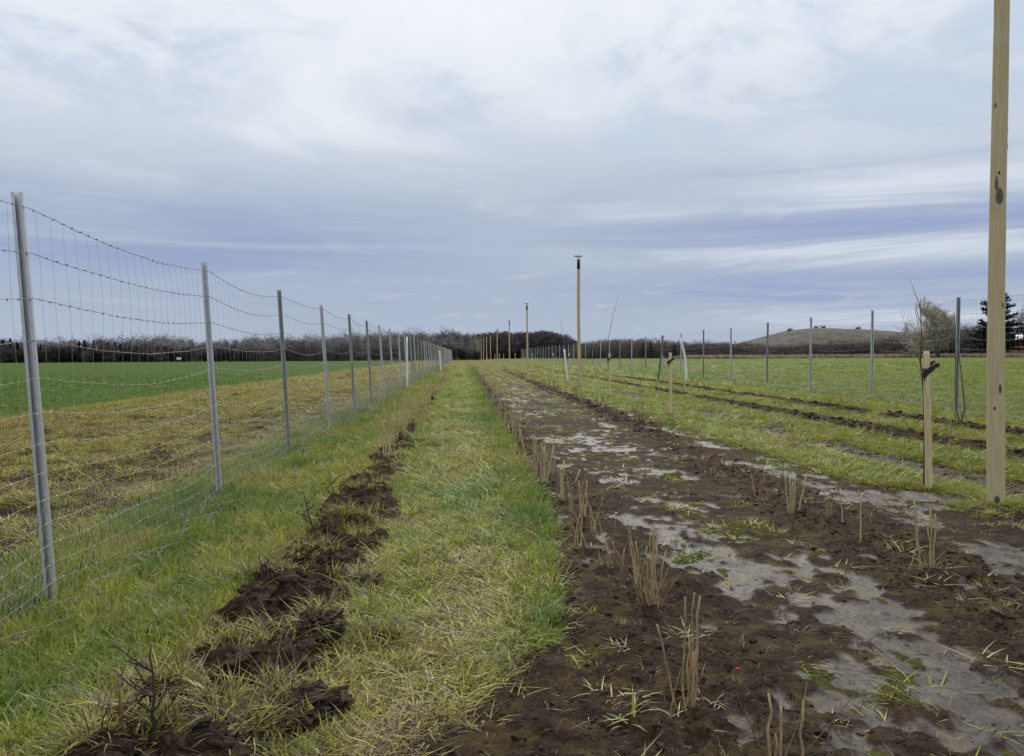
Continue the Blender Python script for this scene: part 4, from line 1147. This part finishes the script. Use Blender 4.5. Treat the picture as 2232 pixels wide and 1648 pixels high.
grey = [joined('a_bare_%d' % i, *bare_tree('bare', 30 + i, 6, .7, 1400, M['bark_far'], M['twig_far'], tw=.05)) for i in range(4)]
under = [joined('b_bush_%d' % i, *bare_tree('bush', 40 + i, 6, .5, 1300, M['bark_far'], M['twig_hill'], True, tw=.07)) for i in range(3)]
wood('bare_wood', 'long grey wood of bare trees behind the green field', [(-160, 48), (0, 44), (110, 40), (200, 43), (300, 45), (420, 45), (480, 42), (560, 44), (700, 47), (800, 50), (930, 56), (1000, 56), (1040, 48)],
     188, 220, 420, grey + under, 5.6, [1, 1, 1, 1, .3, .3, .3])
wood('understorey', 'dark undergrowth along the foot of the grey wood', [(-160, 24), (150, 28), (300, 30), (420, 24), (1040, 24)], 184, 190, 260,
     [joined('u_bush_%d' % i, *bare_tree('bush', 45 + i, 6, .5, 1500, M['dark_post'], M['needles'] if i == 0 else M['twig_hill'], True, tw=.10)) for i in range(3)], 5.2, [1.2, 1, 1])
hillp = [joined('c_hill_%d' % i, *bare_tree('hillt', 50 + i, 6, .75, 1500, M['bark_far'], M['twig_hill'], tw=.075, lift=.1)) for i in range(4)]
wood('brown_wood', 'dark brown domed wood at the end of the rows', [(1005, 34), (1035, 46), (1080, 50), (1130, 49), (1180, 52), (1225, 46), (1262, 30), (1300, 22)], 205, 262, 330, hillp, 5.4, [1, 1, 1, 1], 0, (.9, 1.08))
hedgep = [joined('d_hedge_%d' % i, *bare_tree('hedge', 60 + i, 6, .6, 1400, M['bark_far'], M['twig_hedge'] if i % 2 else M['twig_hill'], True, tw=.08)) for i in range(4)]
wood('hedge_wood', 'brown scrub and hedge along the far side of the meadow', [(1255, 26), (1330, 32), (1450, 30), (1600, 27), (1700, 23), (1800, 27), (1900, 29), (1990, 42), (2060, 52), (2130, 54), (2330, 56)], 182, 200, 400, hedgep, 5.2, [1, 1, 1, 1], .2, (.55, 1.05))
wood('pale_wood', 'pale bare trees behind the scrub of the far side', [(1250, 30), (1330, 40), (1420, 40), (1500, 36), (1640, 30)], 205, 230, 90, [joined('e_bare_%d' % i, *bare_tree('bare', 70 + i, 6, .7, 1100, M['bark_far'], M['twig_far'], tw=.045)) for i in range(3)], 5.4, [1, 1, 1], .2)

def tree_thing(name, label, px, py_top, Yd, zg, mk, H0, group=None, wide=1.0):
    p = AT(px, py_top, Yd); s = (p.z - zg) / H0
    o = thing(name, label, 'tree', (p.x, Yd, zg), pyr.uniform(0, 6.28), group)
    o.scale = (s * wide, s * wide, s)
    link('trunk', mk[0], o); link('crown', mk[1], o); return o
CON = [conifer('spruce', 1, 6, 1.5), conifer('spruce', 2, 6, 1.2), conifer('spruce', 3, 6, 1.8, 1, .25)]
SPO = ['outside the frame at the far side', 'outermost by the frame edge', 'second from the frame edge', 'third from the frame edge', 'just behind the nearest fence post', '', 'touching the pointed highest one', '', 'first right of the pointed highest one', 'second right of the pointed highest one', 'third right of the pointed highest one', 'fourth right of the pointed highest one', 'fifth right of the pointed highest one', 'sixth right of the pointed highest one', 'next to the white trailer', 'just past the second fence post', 'second one past the second fence post', 'between the nearest post and the pointed one', 'low one before the white trailer']
for k, (px, py, wd) in enumerate(((-22, 735, 1.2), (6, 741, 1.4), (22, 738, 1.1), (38, 746, 1.3), (88, 752, 1.2), (172, 744, 1.2), (184, 742, 1.1), (204, 741, .9), (222, 752, 1.4), (236, 748, 1.5), (250, 746, 1.5), (262, 750, 1.4), (282, 756, 1.4), (300, 758, 1.4), (374, 760, 1.2), (480, 758, 1.1), (505, 757, 1.2), (150, 762, 1.3), (324, 762, 1.4))):
    lab = {7: 'pointed dark spruce rising highest over the grey wood', 5: 'dark spruce just left of the pointed highest one in the wood'}.get(k, 'dark spruce in the grey wood, ' + SPO[k])
    tree_thing('spruce_tree', lab, px, py, 186, 0, CON[k % 3], 6, None if k in (5, 7) else 'dark spruces in the grey wood', wd)
for k, (px, py) in enumerate(((1292, 752), (1308, 756), (1402, 748), (1418, 746), (1470, 750))):
    tree_thing('spruce_tree', ('first', 'second', 'third', 'fourth', 'fifth')[k] + ' dark evergreen in the scrub, counted from the sleeved pole', px, py, 181, .2, CON[k % 3], 6, 'evergreens in the far scrub', 1.5)
tree_thing('pine_tree', 'broad dark conifer behind the thick pole', 2176, 630, 150, .2, conifer('pine', 9, 12, 6.2, 1.3, .28, .10), 12)
# willow
def willow():
    pr = random.Random(4); r = np.random.default_rng(4); tr = MB(); S, E, Wd = [], [], []
    H = 10.7; p = curve((0, 0, -.3), (-.08, 0, 1), 5.5, 6, .06, pr); tr.tube(p, [.32, .28, .25, .22, .19, .16, .13], 8)
    for i in range(26):
        a = pr.uniform(0, 6.28); b0 = p[pr.choice([2, 3, 4, 5, 6])]
        b = curve(b0, (math.cos(a) * .75, math.sin(a) * .75, pr.uniform(.8, 1.5)), pr.uniform(2.6, 4.9), 6, .12, pr)
        tr.tube(b, [.10, .085, .07, .055, .04, .03, .02], 5, False)
        for j in range(1, 7):
            for m in range(12):
                c = b[j]; d = Vector((pr.gauss(0, 1), pr.gauss(0, 1), pr.gauss(.7, .6))).normalized()
                e = c + d * pr.uniform(.5, 1.5); S.append(c); E.append(e); Wd.append(.05)
                for q in range(12):
                    u = c.lerp(e, pr.uniform(.3, 1)); w = u + Vector((pr.gauss(0, .3), pr.gauss(0, .3), pr.gauss(-.05, .35)))
                    S.append(u); E.append(w); Wd.append(.05)
    cr = MB().ribbons(np.array([tuple(v) for v in S]), np.array([tuple(v) for v in E]), np.array(Wd), r)
    zt = max(v[2] for v in cr.v)
    return (tr.mesh('willow_trunk', M['bark_far']), cr.mesh('willow_crown', M['willow'], False)), zt
wl, zt = willow()
tree_thing('willow_tree', 'pale round-headed bare willow over the far hedge', 2046, 640, 158, .2, wl, zt)
pop = bare_tree('poplar', 90, 8, .16, 700, M['bark_far'], M['twig_far'], tw=.035, lift=.12)
for k, (px, py) in enumerate(((1971, 700), (1980, 712))):
    tree_thing('poplar_tree', ('tall', 'shorter')[k] + ' slim bare poplar between the hill and the willow', px, py, 178, .2, pop, 8.2, None, .8)
rb = bare_tree('brush', 95, 6, .35, 1500, M['bark_far'], M['willow'], True, tw=.04)
tree_thing('bush', 'reddish tan upright bush at the foot of the willow', 2012, 705, 160, .2, rb, 5.4)
lb = bare_tree('bare', 97, 8, .8, 1500, M['bark_far'], M['twig_far'], tw=.04)
tree_thing('bare_tree', 'bare grey tree beside the conifer at the edge of the picture', 2236, 668, 168, .2, lb, 8)
hb = [bare_tree('bush', 98 + i, 2.5, .6, 900, M['bark_far'], M['twig_hill'], True, tw=.09) for i in range(2)]
for k, (px, py, hh) in enumerate(((1718, 716, 12.8), (1792, 713, 14.1), (1866, 717, 13.4), (1775, 722, 13.9))):
    lab = ('bush on the shoulder of the dry hill', 'bush on the top of the dry hill', 'bush on the far shoulder of the dry hill', 'low bush just below the hilltop bush')[k]
    p = AT(px, py, 420); o = thing('bush', lab, 'bush', (p.x, 418, hh - .3), pyr.uniform(0, 6)); o.scale = (1.1, 1.1, .75)
    link('trunk', hb[k % 2][0], o); link('crown', hb[k % 2][1], o)

# ------------------------------------------------------------------ two far buildings, a few pixels each
p = AT(2238, 760, 176)
o = thing('house', 'small far house with pale roof behind the conifer', 'house', (p.x, 176, .2))
MB().box((0, 0, 1.6), (5.5, 6, 3.2)).build('wall', M['brick'], o, smooth=False)
mb = MB(); mb.v = [(-3, -3.3, 3.2), (3, -3.3, 3.2), (3, 3.3, 3.2), (-3, 3.3, 3.2), (0, -3.3, 5.0), (0, 3.3, 5.0)]
mb.f = [(0, 4, 5, 3), (1, 2, 5, 4), (0, 1, 4), (2, 3, 5), (0, 3, 2, 1)]; mb.build('roof', M['pale'], o, smooth=False)
for xx in (-1.4, 1.2): MB().box((xx, -3.03, 1.7), (1.0, .06, 1.2)).build('window', M['glass'], o, smooth=False)
p = AT(390, 789, 180)
o = thing('site_trailer', 'tiny white trailer at the edge of the grey wood', 'trailer', (p.x, 180, 0), .1)
MB().box((0, 0, .75), (.8, .6, .45)).build('body', M['pale'], o, smooth=False)
MB().box((0, 0, 1.0), (.86, .66, .05)).build('roof', M['white'], o, smooth=False)
for xx in (-.25, .25): MB().tube([(xx, -.36, .27), (xx, -.24, .27)], .27, 12).build('wheel', M['rubber'], o)
print('objects', len(scene.objects))
